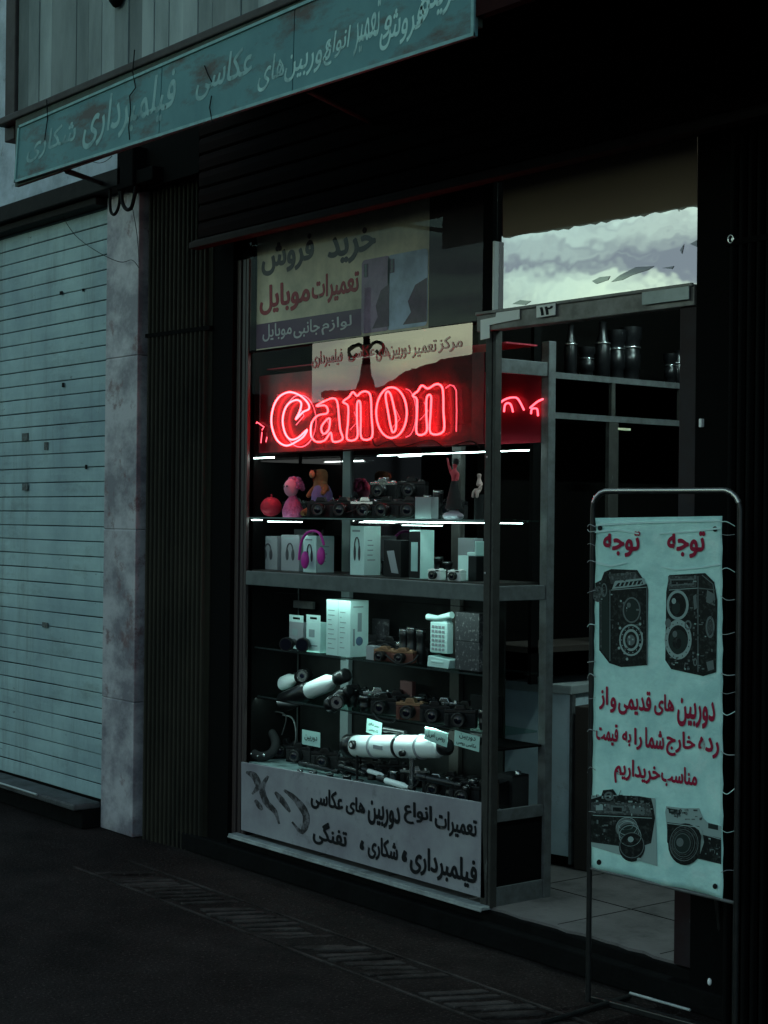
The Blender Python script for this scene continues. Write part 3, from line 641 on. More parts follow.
def added_shelf_light(px0, px1, Y, z, watts, tilt, label):  # area lights added under the lower shelves to brighten the goods
    X0, X1 = F(px0, 650, Y).x, F(px1, 650, Y).x
    rt = empty('added_shelf_light', ((X0 + X1) / 2, Y, z), label, 'lamp', 'lights added under the lower shelves')
    mb = MB(); mb.box(-(X1 - X0) / 2, (X1 - X0) / 2, -.006, .006, .001, .003); mb.build('housing', m_black, rt)
    ld = bpy.data.lights.new('added_shelf_light', 'AREA'); ld.shape = 'RECTANGLE'; ld.size = X1 - X0; ld.size_y = .01; ld.energy = watts; ld.color = (.62, 1, .93)
    lo = bpy.data.objects.new('added_light', ld); COL.objects.link(lo); lo.parent = rt; lo.location = (0, 0, -.001); lo.rotation_euler = (rad(tilt), 0, 0)
added_shelf_light(350, 455, 4.262, SD - .012, 1.0, 40, 'thin added light along the shelf above the white telescope')
added_shelf_light(270, 345, 4.243, SC - .012, .7, 40, 'thin added light along the shelf above the spotting scopes')
added_shelf_light(275, 470, 4.232, 1.145, .75, 35, 'thin added light behind the grey middle rail above the largest carton')
added_shelf_light(250, 330, 4.262, SD - .012, .45, 40, 'thin added light above the leftmost price card')
rt = empty('added_ceiling_light', (-3.7, 4.95, 3.0), 'unseen white tube light added on the shop ceiling behind the door', 'lamp')  # unseen tube, added to brighten the counter, shelving and carton sides
mb = MB(); mb.tube([(0, -.36, 0), (0, .5, 0)], .016, n=10); mb.build('tube', mat('added_ceiling_tube', (0, 0, 0), .5, emit=(.66, 1, .97), estr=150), rt)
mb = MB(); mb.box(-.03, .03, -.38, .53, .018, .05); mb.build('housing', m_white, rt)

# stickers and dust marks
for i, (x0, y0, x1, y1, nm) in enumerate([(486, 455, 488, 459, 'upper'), (484, 571, 486, 575, 'lower')]):
    p_ = F((x0 + x1) / 2, (y0 + y1) / 2, 4.188); mb = MB(); mb.lathe([(.0045, 0), (.0035, .002), (.001, .0025)], 0, 10, Matrix.Translation(p_) @ Matrix.Rotation(rad(90), 4, 'X')); world_part(mb, 'screw', m_alul, CASE)
# ---- door frame, lintel, transom
root = empty('door_frame', (-4.1, 4.2, 0), 'worn aluminium door frame with grey lintel and mirror like transom pane', 'door frame')
zL = 2.292
mb = MB(); mb.box(XR - 0.07, -3.60, 4.165, 4.215, zL - .075, zL - .004); mb.box(XR - .07, -3.60, 4.155, 4.165, zL - .012, zL); world_part(mb, 'lintel', mat('lintel_metal', (.30, .29, .28), .5, metal=.2, var=.7, vscale=12, vcol=(.12, .11, .10)), root, .003)
mb = MB(); a = F(684, 300).x; mb.box(a, -3.60, 4.18, 4.22, 0, zL - .075); world_part(mb, 'right_post', dirty(mat('post_paint', (.022, .010, .012), .5, var=.6, vscale=6, vcol=(.03, .03, .035)), (.12, .14, .15), 4, .6, .66, .7), root, .003)
mb = MB(); mb.box(XR + .006, XR + .016, 4.175, 4.199, zL, 2.56); world_part(mb, 'mullion', m_white, root, .002)
mb = MB(); mb.box(XR - .05, XR + .004, 4.175, 4.23, zL, 2.8); world_part(mb, 'mullion', m_black, root, .002)
mb = MB(); mb.add([(XR + .006, 4.2, zL - .01), (-3.59, 4.2, zL - .01), (-3.59, 4.2, 2.95), (XR + .006, 4.2, 2.95)], [(0, 1, 2, 3)]); world_part(mb, 'transom_pane', m_transom, root)
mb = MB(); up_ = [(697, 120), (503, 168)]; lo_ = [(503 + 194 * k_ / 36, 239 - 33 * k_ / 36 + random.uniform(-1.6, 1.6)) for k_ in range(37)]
band = [F(x, y, 4.197) for x, y in lo_ + up_]; mb.prism(band, (0, .0006, 0)); world_part(mb, 'brown_band', glassmat('brown_band', .03, (.15, .12, .1), film=(.34, .26, .19), filmfac=.7), root)  # translucent brown band with a ragged lower edge over the pane's top
mb = MB()                                   # peeled patches in the film of the transom
for pts in ([(592, 281), (600, 277), (610, 276), (608, 280), (596, 284)], [(611, 282), (620, 275), (630, 270), (636, 267), (654, 266), (648, 270), (632, 275), (622, 280)], [(662, 268), (674, 266), (672, 269)], [(680, 250), (684, 244), (682, 254)], [(512, 304), (520, 300), (531, 301), (525, 305)], [(690, 244), (697, 240), (697, 247)]):
    mb.prism([F(x, y, 4.1985) for x, y in pts], (0, -.0008, 0))
world_part(mb, 'peeled_patch', glassmat('peeled_film', .16, (.4, .4, .4), film=(.4, .35, .4), filmfac=.3), root)
mb = MB(); mb.box(-3.82, -3.61, 4.15, 4.155, zL - .055, zL - .012); world_part(mb, 'reflective_strip', m_alul, root)
# sticker and number plate on the lintel
mb = MB(); mb.prism([F(481, 340, 4.16), F(490, 338, 4.16), F(490, 325, 4.16), F(520, 319, 4.16), F(520, 309, 4.16), F(497, 312, 4.16), F(496, 317, 4.16), F(481, 320, 4.16)], (0, -.003, 0))
tag(mb.build('torn_sticker', m_white), 'torn white L shaped sticker on the lintel above the corner post', 'sticker')
root = empty('number_plate', F(546, 311, 4.15), 'small white plate with the Persian number 12 on the door lintel', 'number plate')
mb = MB(); mb.prism([F(537, 318, 4.153), F(556, 315, 4.153), F(556, 303, 4.153), F(537, 306, 4.153)], (0, -.004, 0)); world_part(mb, 'plate', m_white, root, .001)
mb = MB(); text_px(mb, '۱۲', (540, 306.5, 553, 315), lambda x, y: F(x, y, 4.1485), fa=False, bold=.03); world_part(mb, 'lettering', m_ink, root)

# ---- phone repair banner behind the upper window
YB = 4.24
root = empty('phone_banner', F(370, 280, YB), 'faded printed banner advertising phone repair above the neon sign', 'banner')
bp = lambda x, y: F(x, y, YB)
zt, zb = bp(300, 228).z, bp(375, 333).z
a, b = bp(257, 290).x, bp(494, 270).x
mb = MB(); zb = 2.27; mb.box(a, b, YB, YB + .004, zb, zt + .05); world_part(mb, 'sheet', m_paper, root)
bx2 = lambda x0, x1, z0, z1, m_, off: mb.box(bp(x0, 290).x, bp(x1, 290).x, YB - off, YB - off + .001, z0, z1, m_)
mb = MB(); zs = bp(300, 318).z; bx2(257, 362, 2.277, zs, 0, .0012); world_part(mb, 'colour_band', m_grape, root)
mb = MB(); bx2(429, 494, zb, zt + .05, 0, .0012); world_part(mb, 'colour_band', mat('banner_dark_brown', (.035, .022, .026), .6, var=.5, vscale=6), root)
def phone(x0, x1, y0, y1, ma):
    mb = MB(); X0, X1 = bp(x0, 290).x, bp(x1, 290).x; Z0, Z1 = bp((x0 + x1) / 2, y1).z, bp((x0 + x1) / 2, y0).z; r = .02
    pts = []
    for (cx_, cz_, a0) in ((X1 - r, Z1 - r, 0), (X0 + r, Z1 - r, 90), (X0 + r, Z0 + r, 180), (X1 - r, Z0 + r, 270)):
        for t in (0, 30, 60, 90): q = rad(a0 + t); pts.append((cx_ + r * math.cos(q), YB - .0026, cz_ + r * math.sin(q)))
    mb.prism(pts, (0, .001, 0)); o = world_part(mb, 'printed_phone', ma, root)
    mb = MB(); mb.box(X0 + .015, X0 + .045, YB - .0036, YB - .0026, Z1 - .075, Z1 - .018); world_part(mb, 'printed_lens', m_grape, root)
    for k_ in (0, 1, 2):
        mb = MB(); mb.lathe([(.009, 0), (.009, .0006)], 0, 14, Matrix.Translation((X0 + .03, YB - .0038, Z1 - .03 - .018 * k_)) @ Matrix.Rotation(rad(90), 4, 'X')); world_part(mb, 'printed_lens', m_bp, root)
    mb = MB(); q_ = [(X0 + (X1 - X0) * u_, YB - .0032, Z0 + (Z1 - Z0) * v_) for u_, v_ in ((.99, .05), (.99, .62), (.7, .55), (.52, .35), (.6, .2), (.4, .05))]; mb.prism(q_, (0, .0005, 0)); world_part(mb, 'printed_shade', mat('phone_dark_swirl', (.10, .05, .09), .5, var=.6, vscale=20), root)
phone(362, 390, 258, 332, m_phonev); phone(388, 428, 252, 328, m_phoneb)
words(root, mat('banner_grey_ink', (.07, .055, .06), .6), bp, [('خرید', (328, 230, 376, 263)), ('فروش', (262, 238, 314, 272))], bold=.03)
words(root, mat('banner_red_ink', (.30, .015, .03), .6), bp, [('تعمیرات', (312, 272, 359, 302)), ('موبایل', (260, 282, 310, 312))], bold=.03)
words(root, mat('banner_white_ink', (.5, .5, .52), .6), bp, [('لوازم', (322, 317, 352, 333)), ('جانبی', (294, 320, 320, 337)), ('موبایل', (263, 323, 292, 340))], bold=.012)
mb = MB(); mb.add([(XL, 4.205, 2.268), (XR - .05, 4.205, 2.268), (XR - .05, 4.205, 2.9), (XL, 4.205, 2.9)], [(0, 1, 2, 3)])
tag(mb.build('upper_pane', m_bannerglass), 'clear upper pane in front of the phone banner', 'window pane')
# ---- film with red lettering on the upper part of the window
root = empty('window_film', F(400, 380, 4.2), 'shiny translucent film with red Persian lettering reflecting the sky above the neon', 'window film')
a = F(312, 380, 4.198).x; b = F(472, 380, 4.198).x
mb = MB(); mb.add([(a, 4.198, 1.80), (b, 4.198, 1.80), (b, 4.198, 2.262), (a, 4.198, 2.262)], [(0, 1, 2, 3)]); world_part(mb, 'film', m_film, root)
fp = lambda x, y: F(x, y, 4.1965)
words(root, glassmat('film_red_ink', .10, (.55, .3, .3), film=(.55, .05, .06), filmfac=.9), fp, [('مرکز', (438, 336, 462, 352)), ('تعمیر', (412, 341, 436, 357)), ('دوربین\u200cهای', (376, 342, 410, 360)), ('عکاسی', (348, 346, 374, 361)), ('فیلمبرداری', (312, 350, 342, 367))], bold=.015, thick=.001)

# ================================================================ INSIDE THE SHOP
root = empty('shop_counter', (-5.2, 4.95, 0), 'pale teal grey counter inside the shop behind the display window', 'counter')
T = Matrix.Translation((-4.94, 4.945, 0)) @ Matrix.Rotation(rad(12), 4, 'Z')
mb = MB(); mb.box(-1.0, 0, 0, .45, .05, .745, 0, T); world_part(mb, 'body', m_counter, root, .003)
mb = MB(); mb.box(-1.0, .012, -.012, .46, .7452, .785, 0, T); world_part(mb, 'top', m_alul, root, .004)
mb = MB(); mb.box(-1.0, -.003, .012, .44, .004, .05, 0, T); world_part(mb, 'plinth', m_black, root)
mb = MB(); mb.box(.001, .014, -.006, .02, .02, .745, 0, T); world_part(mb, 'edge_strip', m_alu, root)
mb = MB(); mb.box(.03, .10, -.01, .4, .004, .70, 0, T); tag(mb.build('dark_cabinet', m_wood, bevel=.004), 'narrow dark brown cabinet side next to the pale counter', 'cabinet')
# wall shelving running back along the left side of the room
XS = -4.95
root = empty('wall_shelving', (-5.1, 5.5, 1.8), 'tall dark wall shelving with pale shelf edges inside the shop', 'shelving')
zt_, zb2 = atx(612, 380, XS).z, atx(612, 419, XS).z
sh0 = []
for z in (zt_, zb2):
    mb = MB(); mb.box(XS - .35, XS - .006, 4.72, 7.3, z - .012, z + .012); world_part(mb, 'shelf_board', m_black, root)
    mb = MB(); mb.box(XS - .005, XS, 4.72, 7.3, z - .013, z + .013); world_part(mb, 'shelf_edge', m_alu, root)
for x in (614, 682):
    c = atx(x, 400, XS); mb = MB(); mb.box(XS - .02, XS - .003, c.y - .012, c.y + .012, zb2 + .013, zt_ - .013); world_part(mb, 'divider', m_alud, root)
c = atx(614, 460, XS + .003); mb = MB(); mb.box(XS - .02, XS + .001, c.y - .03, c.y + .03, .8, zb2 - .014); world_part(mb, 'upright', m_alud, root)
c = atx(552, 460, XS); mb = MB(); mb.box(XS - .02, XS, 4.72, 4.76, .8, 2.6); world_part(mb, 'upright', m_black, root)
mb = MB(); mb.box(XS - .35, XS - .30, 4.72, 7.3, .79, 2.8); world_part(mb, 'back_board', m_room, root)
mb = MB(); mb.box(XS - .35, XS, 4.72, 7.3, .93, .955); world_part(mb, 'shelf_board', m_wood, root)
mb = MB(); c = atx(624, 429, XS); mb.box(XS - .02, XS + .003, c.y - .04, c.y + .04, c.z - .006, c.z + .004); tag(mb.build('clip_lamp', mat('warm_clip', (.8, .75, .5), .3)), 'small shiny clip under the pale shelf edge inside the shop', 'clip')
# lenses and flasks on the shelf
def flask(x, ybot, h, r, kind, label):
    Yc = atx(x, 372, XS - .07).y; rt = empty('glass_flask' if kind else 'camera_lens', (XS - .08, Yc, zt_ + .013), label, 'flask' if kind else 'lens', 'lenses and flasks on the pale shelf in the shop')
    mb = MB()
    if kind: mb.lathe([(r * .7, 0), (r, .01), (r, h * .55), (r * .5, h * .8), (r * .45, h * .97), (r * .55, h)], 0, 16)
    else: mb.lathe([(r * .85, 0), (r * .85, h * .2), (r, h * .22), (r, h * .5), (r * .92, h * .52), (r * .92, h * .75), (r * 1.1, h * .8), (r * 1.1, h)], 0, 18)
    mb.build('body', m_bp, rt)
    mb = MB(); mb.lathe([(r * 1.02, h * .60), (r * 1.04, h * .605), (r * 1.04, h * .63), (r * 1.02, h * .635)], 0, 18); mb.build('ring', m_chrome, rt)
for i, (x, h, r, k_) in enumerate([(572, .22, .028, 1), (588, .13, .035, 0), (604, .25, .035, 1), (618, .22, .038, 0), (632, .24, .045, 0), (672, .14, .03, 0), (680, .16, .035, 1)]):
    flask(x, 372, h, r, k_, ['slim black flask first from the left on the shop shelf', 'short black lens second on the shop shelf', 'tall dark flask third on the shop shelf', 'ribbed black lens fourth on the shop shelf', 'widest tall black lens in the middle of the shop shelf', 'short lens near the door post on the shop shelf', 'dark flask right beside the door post on the shop shelf'][i])

# ================================================================ GOODS IN THE DISPLAY
def place(px, py, Y, z): p = F(px, py, Y); return Vector((p.x, Y, z))
mat_rim = mat('dark_rim', (.06, .06, .06), .35, metal=.5)
mats_cam = {'black': (m_bl, m_bp, m_chrome), 'silver': (m_bl, m_chrome, m_chrome), 'brown': (mat('brown_leather', (.12, .045, .035), .6), m_brass, m_brass), 'white': (m_white, m_white, m_bp)}
def make_camera(kind, label, w=.13, h=.085, group='cameras in the display window', name='camera_body_with_lens', compact=False, zoom=.045):
    skin, plate, trim = mats_cam[kind]; d = .042
    rt = empty(name, (0, 0, 0), label, 'camera', group)
    mb = MB(); mb.box(-w / 2, w / 2, -d / 2, d / 2, 0.0, h * .70); mb.box(-w / 2 + .004, -w / 2 + .022, -d / 2 - .008, -d / 2, .004, h * .66); mb.build('body', skin, rt, .004)
    mb = MB(); mb.box(-w / 2, w / 2, -d / 2, d / 2, h * .702, h * .86)
    if not compact:
        mb.prism([(-.024, -d / 2 - .004, h * .862), (.024, -d / 2 - .004, h * .862), (.015, -d / 2 - .004, h * 1.08), (-.015, -d / 2 - .004, h * 1.08)], (0, d * .85, 0))
    mb.lathe([(.010, h * .862), (.010, h * .94), (.008, h * .95)], 0, 14, Matrix.Translation((w * .34, 0, 0))); mb.lathe([(.008, h * .862), (.008, h * .92)], 0, 14, Matrix.Translation((-w * .36, 0, 0)))
    mb.build('top_plate', plate, rt, .002)
    R = Matrix.Translation((0, -d / 2, h * .42)) @ Matrix.Rotation(rad(90), 4, 'X')
    r = h * .33; mb = MB(); mb.lathe([(r * .95, 0), (r, .003), (r, zoom * .4), (r * .93, zoom * .42), (r * .93, zoom * .8), (r, zoom * .82), (r, zoom), (r * .82, zoom), (r * .75, zoom * .85)], 0, 24, R); ln_ = mb.build('lens', m_bp if not compact else trim, rt)
    mb = MB(); mb.lathe([(r * .74, zoom * .84), (r * .62, zoom * .90), (r * .35, zoom * .95), (.001, zoom * .97)], 0, 20, R); mb.build('front_glass', m_lensglass, ln_)
    mb = MB(); mb.lathe([(r * 1.005, zoom * .83), (r * 1.03, zoom * .84), (r * 1.03, zoom * .90), (r * 1.005, zoom * .91)], 0, 24, R); mb.build('rim', mat_rim, ln_)
    if compact:
        mb = MB(); mb.box(w * .12, w * .36, -d / 2 - .002, -d / 2 + .001, h * .72, h * .83); mb.build('flash', m_lensglass, rt)
    return rt
protos = {}
def camera(kind, px, py, Y, z, rz, label, compact=False, w=.13, h=.085, group='cameras in the display window'):
    key = (kind, compact, w, h)
    if key not in protos:
        protos[key] = make_camera(kind, label, w, h, group, 'compact_camera' if compact else 'slr_camera', compact, .02 if compact else .045)
        o = protos[key]; o.location = place(px, py, Y, z); o.rotation_euler.z = rad(rz)
    else: o = copy_thing(protos[key], place(px, py, Y, z), rad(rz), label)
    o['group'] = group
    return o
g1 = 'black cameras along the top glass shelf'
for i, (x, Y, rz, kd) in enumerate([(322, 4.28, 35, 'black'), (345, 4.27, 28, 'black'), (366, 4.31, 40, 'silver'), (388, 4.27, 22, 'black'), (411, 4.29, 34, 'black')]):
    camera(kd, x, 505, Y, SA, rz, ['black camera beside the monkey toy, first of the row on the top glass shelf', 'black camera second from the left on the top glass shelf', 'camera with silver top plate on the top glass shelf', 'black camera right of the silver topped camera on the top glass shelf', 'last black camera of the row on the top glass shelf, left of the grey box'][i], group=g1)
# riser with a second row of cameras and lenses behind
mb = MB(); c0, c1 = F(362, 490, 4.42).x, F(436, 490, 4.42).x; mb.box(c0, c1, 4.38, 4.48, SA, SA + .085); tag(mb.build('black_riser', m_bp, bevel=.003), 'low black riser behind the camera row on the top shelf', 'riser')
camera('silver', 385, 480, 4.42, SA + .086, 20, 'silver and black camera standing on the black riser, left one', group='cameras on the riser')
camera('black', 413, 480, 4.42, SA + .086, 30, 'black camera standing on the black riser, right one', group='cameras on the riser')
def box_thing(name, px0, px1, ytop, ybot, Y, z, dep, label, mats, rz=0, cat='box', h=None, group=None, print_=None):
    a = F(px0, ybot, Y); b = F(px1, ybot, Y); w = b.x - a.x; hh = h or (F((px0 + px1) / 2, ytop, Y).z - z)
    rt = empty(name, ((a.x + b.x) / 2, Y, z), label, cat, group, rad(rz)); m0 = mats if isinstance(mats, (list, tuple)) else [mats]
    mb = MB(); mb.box(-w / 2, w / 2, 0, dep, 0, hh); mb.build('carton', m0[0], rt, .0012)
    if print_: print_(rt, w, hh, dep)
    return rt
m_pr = mat('headphone_print', (.07, .07, .08), .5)
m_pr2 = mat('fine_print', (.28, .36, .37), .6)
def hp_print(rt, w, h, dep):
    mb = MB(); cx_, cz_ = 0, h * .55
    pts = [(cx_ + w * .17 * math.cos(t), -.002, cz_ + h * .22 * math.sin(t)) for t in [i * math.pi / 7 for i in range(8)]]
    mb.tube(pts, .0028, n=5); mb.ball((cx_ + w * .16, -.001, cz_ - h * .1), (w * .09, .0015, h * .16)); mb.ball((cx_ - w * .16, -.001, cz_ - h * .1), (w * .09, .0015, h * .16)); mb.build('printed_headphones', m_pr, rt)
    mb = MB()
    for k in range(5): mb.box(w / 2, w / 2 + .0006, dep * .2, dep * (.45 + .3 * random.random()), h * (.3 + .1 * k), h * (.32 + .1 * k))
    mb.box(-w * .35, w * .2, -.0008, 0, h * .88, h * .92); mb.build('small_print', m_pr2, rt)
g2 = 'white headphone cartons on the middle shelf'
box_thing('headphone_carton', 259, 277, 536, 570, 4.31, SB, .10, 'first white headphone carton from the left on the middle shelf', m_boxg, print_=hp_print, group=g2)
box_thing('headphone_carton', 281, 299, 535, 570, 4.30, SB, .10, 'second headphone carton, left of the magenta headphones', m_boxg, print_=hp_print, group=g2)
box_thing('headphone_carton', 303, 316, 536, 572, 4.27, SB, .10, 'headphone carton with bright side standing behind the magenta headphones', m_boxw, print_=hp_print, group=g2)
box_thing('headphone_carton', 350, 364, 526, 568, 4.28, SB, .09, 'tall white carton with a black headphone print, alone in the middle of the middle shelf', m_boxw, print_=hp_print, group=g2)
def screen_print(rt, w, h, dep):
    mb = MB(); mb.box(-w * .32, w * .32, -.001, 0, h * .18, h * .85); mb.build('printed_screen', mat('screen_print', (.32, .52, .5), .3), rt)
box_thing('phone_carton', 384, 400, 540, 572, 4.27, SB, .05, 'black phone carton with a pale slanted print, right of the tall white carton', m_bp, rz=4, print_=lambda r, w, h, d: (lambda mb: (mb.prism([(-w * .3, -.001, h * .7), (w * .1, -.001, h * .72), (w * .38, -.001, h * .1), (-w * .02, -.001, h * .12)], (0, .0008, 0)), mb.build('printed_screen', m_boxg, r)))(MB()), group='phone cartons')
c_ = box_thing('phone_carton', 409, 420, 530, 573, 4.26, SB, .075, 'upright phone carton with pale screen print and bright side', m_boxw, group='phone cartons')
mb = MB(); w_ = (F(420, 573, 4.26).x - F(409, 573, 4.26).x); hh_ = F(414, 530, 4.26).z - SB
mb.box(-w_ / 2, w_ / 2, -.0012, -.0002, 0.002, hh_ - .006); mb.build('black_front', m_bp, c_); mb = MB(); mb.box(-w_ * .3, w_ * .3, -.002, -.0013, hh_ * .15, hh_ * .75); mb.build('printed_screen', mat('screen_print_pale', (.4, .62, .6), .3), c_)
camera('white', 437, 572, 4.25, SB, 15, 'small white compact camera on the middle shelf, left of the pair', True, .062, .05, 'pair of white compact cameras')
camera('white', 457, 573, 4.25, SB, 15, 'small white compact camera on the middle shelf, right of the pair', True, .062, .05, 'pair of white compact cameras')
box_thing('small_carton', 458, 469, 544, 566, 4.33, SB, .05, 'small white carton behind the white compact cameras', m_boxw, h=.10)
box_thing('dark_carton', 458, 474, 528, 543, 4.38, SB, .05, 'dark grey carton standing at the back behind the small white carton', m_boxg, h=.17)
c = place(473, 560, 4.30, SB); rt = empty('phone_cradle', c, 'white angled phone cradle at the right end of the middle shelf', 'cradle')
mb = MB(); mb.box(-.03, .02, 0, .05, 0, .10); mb.build('foot', m_bp, rt, .003); mb = MB(); mb.box(-.035, .01, -.002, .05, .1005, .116); mb.box(.0105, .02, -.002, .05, .1005, .16); mb.build('rest', m_boxw, rt, .003)
# magenta headphones
c = place(311, 550, 4.235, SB); rt = empty('headphones', c, 'magenta headphones leaning on a white carton', 'headphones')
def Hh(x, y): p = F(x, y, 4.235); return p - c
mb = MB(); mb.tube(spline([Hh(299, 560), Hh(301, 543), Hh(306, 534), Hh(313, 531), Hh(320, 534), Hh(324, 545)], 5, False), [.006] * 26); mb.build('band', m_magenta, rt)
for (x, y) in ((305, 560), (321, 556)):
    mb = MB(); p = Hh(x, y); mb.ball(p, (.024, .016, .040)); mb.build('ear_cup', m_magenta, rt)
# figures on the top shelf
c = place(271, 506, 4.30, SA); rt = empty('toy_ball', c, 'knitted red toy ball at the left end of the top glass shelf', 'toy')
mb = MB(); mb.ball((0, 0, .047), (.052, .05, .046), jit=.02); b_ = mb.build('ball', m_redball, rt); mb = MB(); mb.tube([(0, 0, .09), (.006, 0, .1), (.0, 0, .105)], .004, n=6); mb.build('knot', m_redball, b_)
c = place(293, 490, 4.30, SA); rt = empty('pink_doll', c, 'pink curly doll bust between the red ball and the monkey toy', 'toy')
mb = MB(); mb.lathe([(.045, 0), (.05, .03), (.035, .07), (.02, .09), (.018, .10)], 0, 14); mb.build('body', m_pink, rt)
mb = MB(); mb.ball((0, -.01, .135), (.036, .034, .042)); hd = mb.build('head', mat('doll_face', (.72, .3, .42), .6), rt)
mb = MB()
for k in range(34):
    t = random.uniform(0, 6.28); u = random.uniform(-.2, 1); rr = math.sqrt(max(0, 1 - u * u)); p = Vector((.04 * rr * math.cos(t), .012 + .034 * rr * math.sin(t), .14 + .042 * u)); mb.ball(p, random.uniform(.008, .013), n=8, k=5)
mb.build('hair', m_pink, hd)
mb = MB(); mb.ball((.012, -.043, .142), (.006, .003, .005), n=8, k=5); mb.ball((-.012, -.043, .142), (.006, .003, .005), n=8, k=5); mb.build('eye', m_bp, hd)
def skin_figure(name, joints, edges, root_, mt, par, sub=2):
    me = bpy.data.meshes.new(name); me.from_pydata([j[0] for j in joints], edges, []); o = bpy.data.objects.new(name, me); COL.objects.link(o)
    md = o.modifiers.new('skin', 'SKIN'); md.use_smooth_shade = True
    for i, j in enumerate(joints): sv = me.skin_vertices[0].data[i]; sv.radius = (j[1], j[1]); sv.use_root = (i == root_)
    ss = o.modifiers.new('sub', 'SUBSURF'); ss.levels = sub; ss.render_levels = sub
    bpy.context.view_layer.update(); dg = bpy.context.evaluated_depsgraph_get(); m2 = bpy.data.meshes.new_from_object(o.evaluated_get(dg)); bpy.data.objects.remove(o)
    m2.materials.clear(); m2.materials.append(mt)
    for p in m2.polygons: p.use_smooth = True
    o = bpy.data.objects.new(name, m2); COL.objects.link(o); o.parent = par; return o
c = place(322, 490, 4.33, SA); rt = empty('monkey_toy', c, 'brown monkey toy in a violet shirt sitting among cameras on the top shelf', 'toy')
J = [((0, 0, .06), .040), ((0, 0, .11), .036), ((0, -.005, .15), .022), ((-.008, -.01, .20), .036), ((-.04, -.02, .13), .014), ((-.045, -.05, .09), .011), ((.045, -.01, .14), .016), ((.055, -.04, .10), .012), ((-.03, -.05, .03), .018), ((-.04, -.09, .015), .014), ((.03, -.05, .03), .018), ((.04, -.09, .015), .014), ((-.008, -.035, .195), .02), ((.035, 0, .21), .011), ((-.045, 0, .21), .011)]
skin_figure('body', J, [(0, 1), (1, 2), (2, 3), (1, 4), (4, 5), (1, 6), (6, 7), (0, 8), (8, 9), (0, 10), (10, 11), (3, 12), (3, 13), (3, 14)], 0, m_brown, rt)
mb = MB(); mb.lathe([(.045, .04), (.050, .07), (.048, .11), (.035, .14), (.027, .148)], 0, 16); mb.build('shirt', m_purple, rt)
mb = MB(); mb.ball((-.008, -.050, .195), (.018, .010, .018)); mb.ball((.003, -.046, .214), (.004, .003, .004), 1, n=8, k=5); mb.ball((-.02, -.046, .214), (.004, .003, .004), 1, n=8, k=5); mb.build('muzzle', [m_skin, m_bp], rt)
c = place(454, 505, 4.30, SA); rt = empty('dancer_figurine', c, 'small dancer figurine in red and black with one arm raised, on a shell base', 'figurine')
J = [((0, 0, .125), .014), ((0, 0, .155), .011), ((.002, 0, .185), .014), ((.002, 0, .205), .006), ((.004, 0, .226), .013), ((-.02, 0, .19), .007), ((-.03, -.005, .222), .005), ((-.038, -.005, .25), .004), ((.024, 0, .185), .006), ((.03, -.01, .155), .005), ((-.008, 0, .08), .011), ((-.012, 0, .03), .007), ((.01, 0, .08), .011), ((.012, .004, .03), .007)]
skin_figure('body', J, [(0, 1), (1, 2), (2, 3), (3, 4), (2, 5), (5, 6), (6, 7), (2, 8), (8, 9), (0, 10), (10, 11), (0, 12), (12, 13)], 0, mat('figurine_red', (.5, .06, .08), .5), rt)
mb = MB(); mb.lathe([(.012, .155), (.02, .12), (.035, .05), (.038, .04)], 0, 16); mb.build('skirt', m_bl, rt)
mb = MB(); mb.ball((.006, .004, .233), (.014, .013, .014)); mb.build('hair', m_bl, rt)
mb = MB(); mb.ball((-.005, 0, .012), (.055, .035, .02)); mb.ball((.0, .0, .022), (.03, .02, .02)); mb.build('base', mat('shell_base', (.38, .32, .38), .5), rt)
c = place(479, 500, 4.33, SA); rt = empty('seated_figurine', c, 'tiny pale seated figurine beside the corner post on the top shelf', 'figurine')
mb = MB(); mb.lathe([(.02, 0), (.02, .09), (.022, .10)], 0, 12); mb.build('pedestal', m_bl, rt)
J = [((0, 0, .115), .014), ((0, 0, .145), .013), ((0, 0, .165), .006), ((0, 0, .185), .012), ((-.012, -.02, .11), .008), ((-.012, -.022, .085), .006), ((.012, -.02, .11), .008), ((.012, -.022, .085), .006), ((.018, -.005, .135), .005), ((.016, -.02, .12), .004)]
skin_figure('body', J, [(0, 1), (1, 2), (2, 3), (0, 4), (4, 5), (0, 6), (6, 7), (1, 8), (8, 9)], 0, mat('figurine_pale', (.5, .36, .33), .5), rt)
box_thing('grey_case', 415, 431, 497, 512, 4.26, SA, .04, 'small grey case on the top shelf left of the dancer figurine', m_boxg)
# lower glass shelf (SC)
def big_print(rt, w, h, dep):
    mb = MB()
    for k in range(9): mb.box(-w * .42, -w * (.30 - .2 * random.random()), -.0008, 0, h * (.12 + .085 * k), h * (.132 + .085 * k))
    for k in range(8): mb.box(w * .08, w * (.12 + .22 * random.random()), -.0008, 0, h * (.15 + .09 * k), h * (.162 + .09 * k))
    mb.box(-w * .001, w * .004, -.0008, 0, .004, h - .004)
    mb.box(w / 2, w / 2 + .0008, dep * .40, dep * .62, h * .45, h * .78); mb.box(w / 2, w / 2 + .0008, dep * .15, dep * .7, h * .88, h * .9); mb.box(w / 2, w / 2 + .0008, dep * .15, dep * .25, h * .2, h * .5); mb.build('small_print', m_pr2, rt)
    mb = MB(); mb.ball((w / 2, dep * .5, h * .28), (.001, dep * .2, h * .08)); mb.build('round_badge', mat('badge_blue', (.12, .2, .3), .5), rt)
box_thing('large_carton', 326, 350, 600, 656, 4.27, SC, .10, 'largest pale teal carton in the middle of the lower glass shelf', m_boxw, print_=big_print)
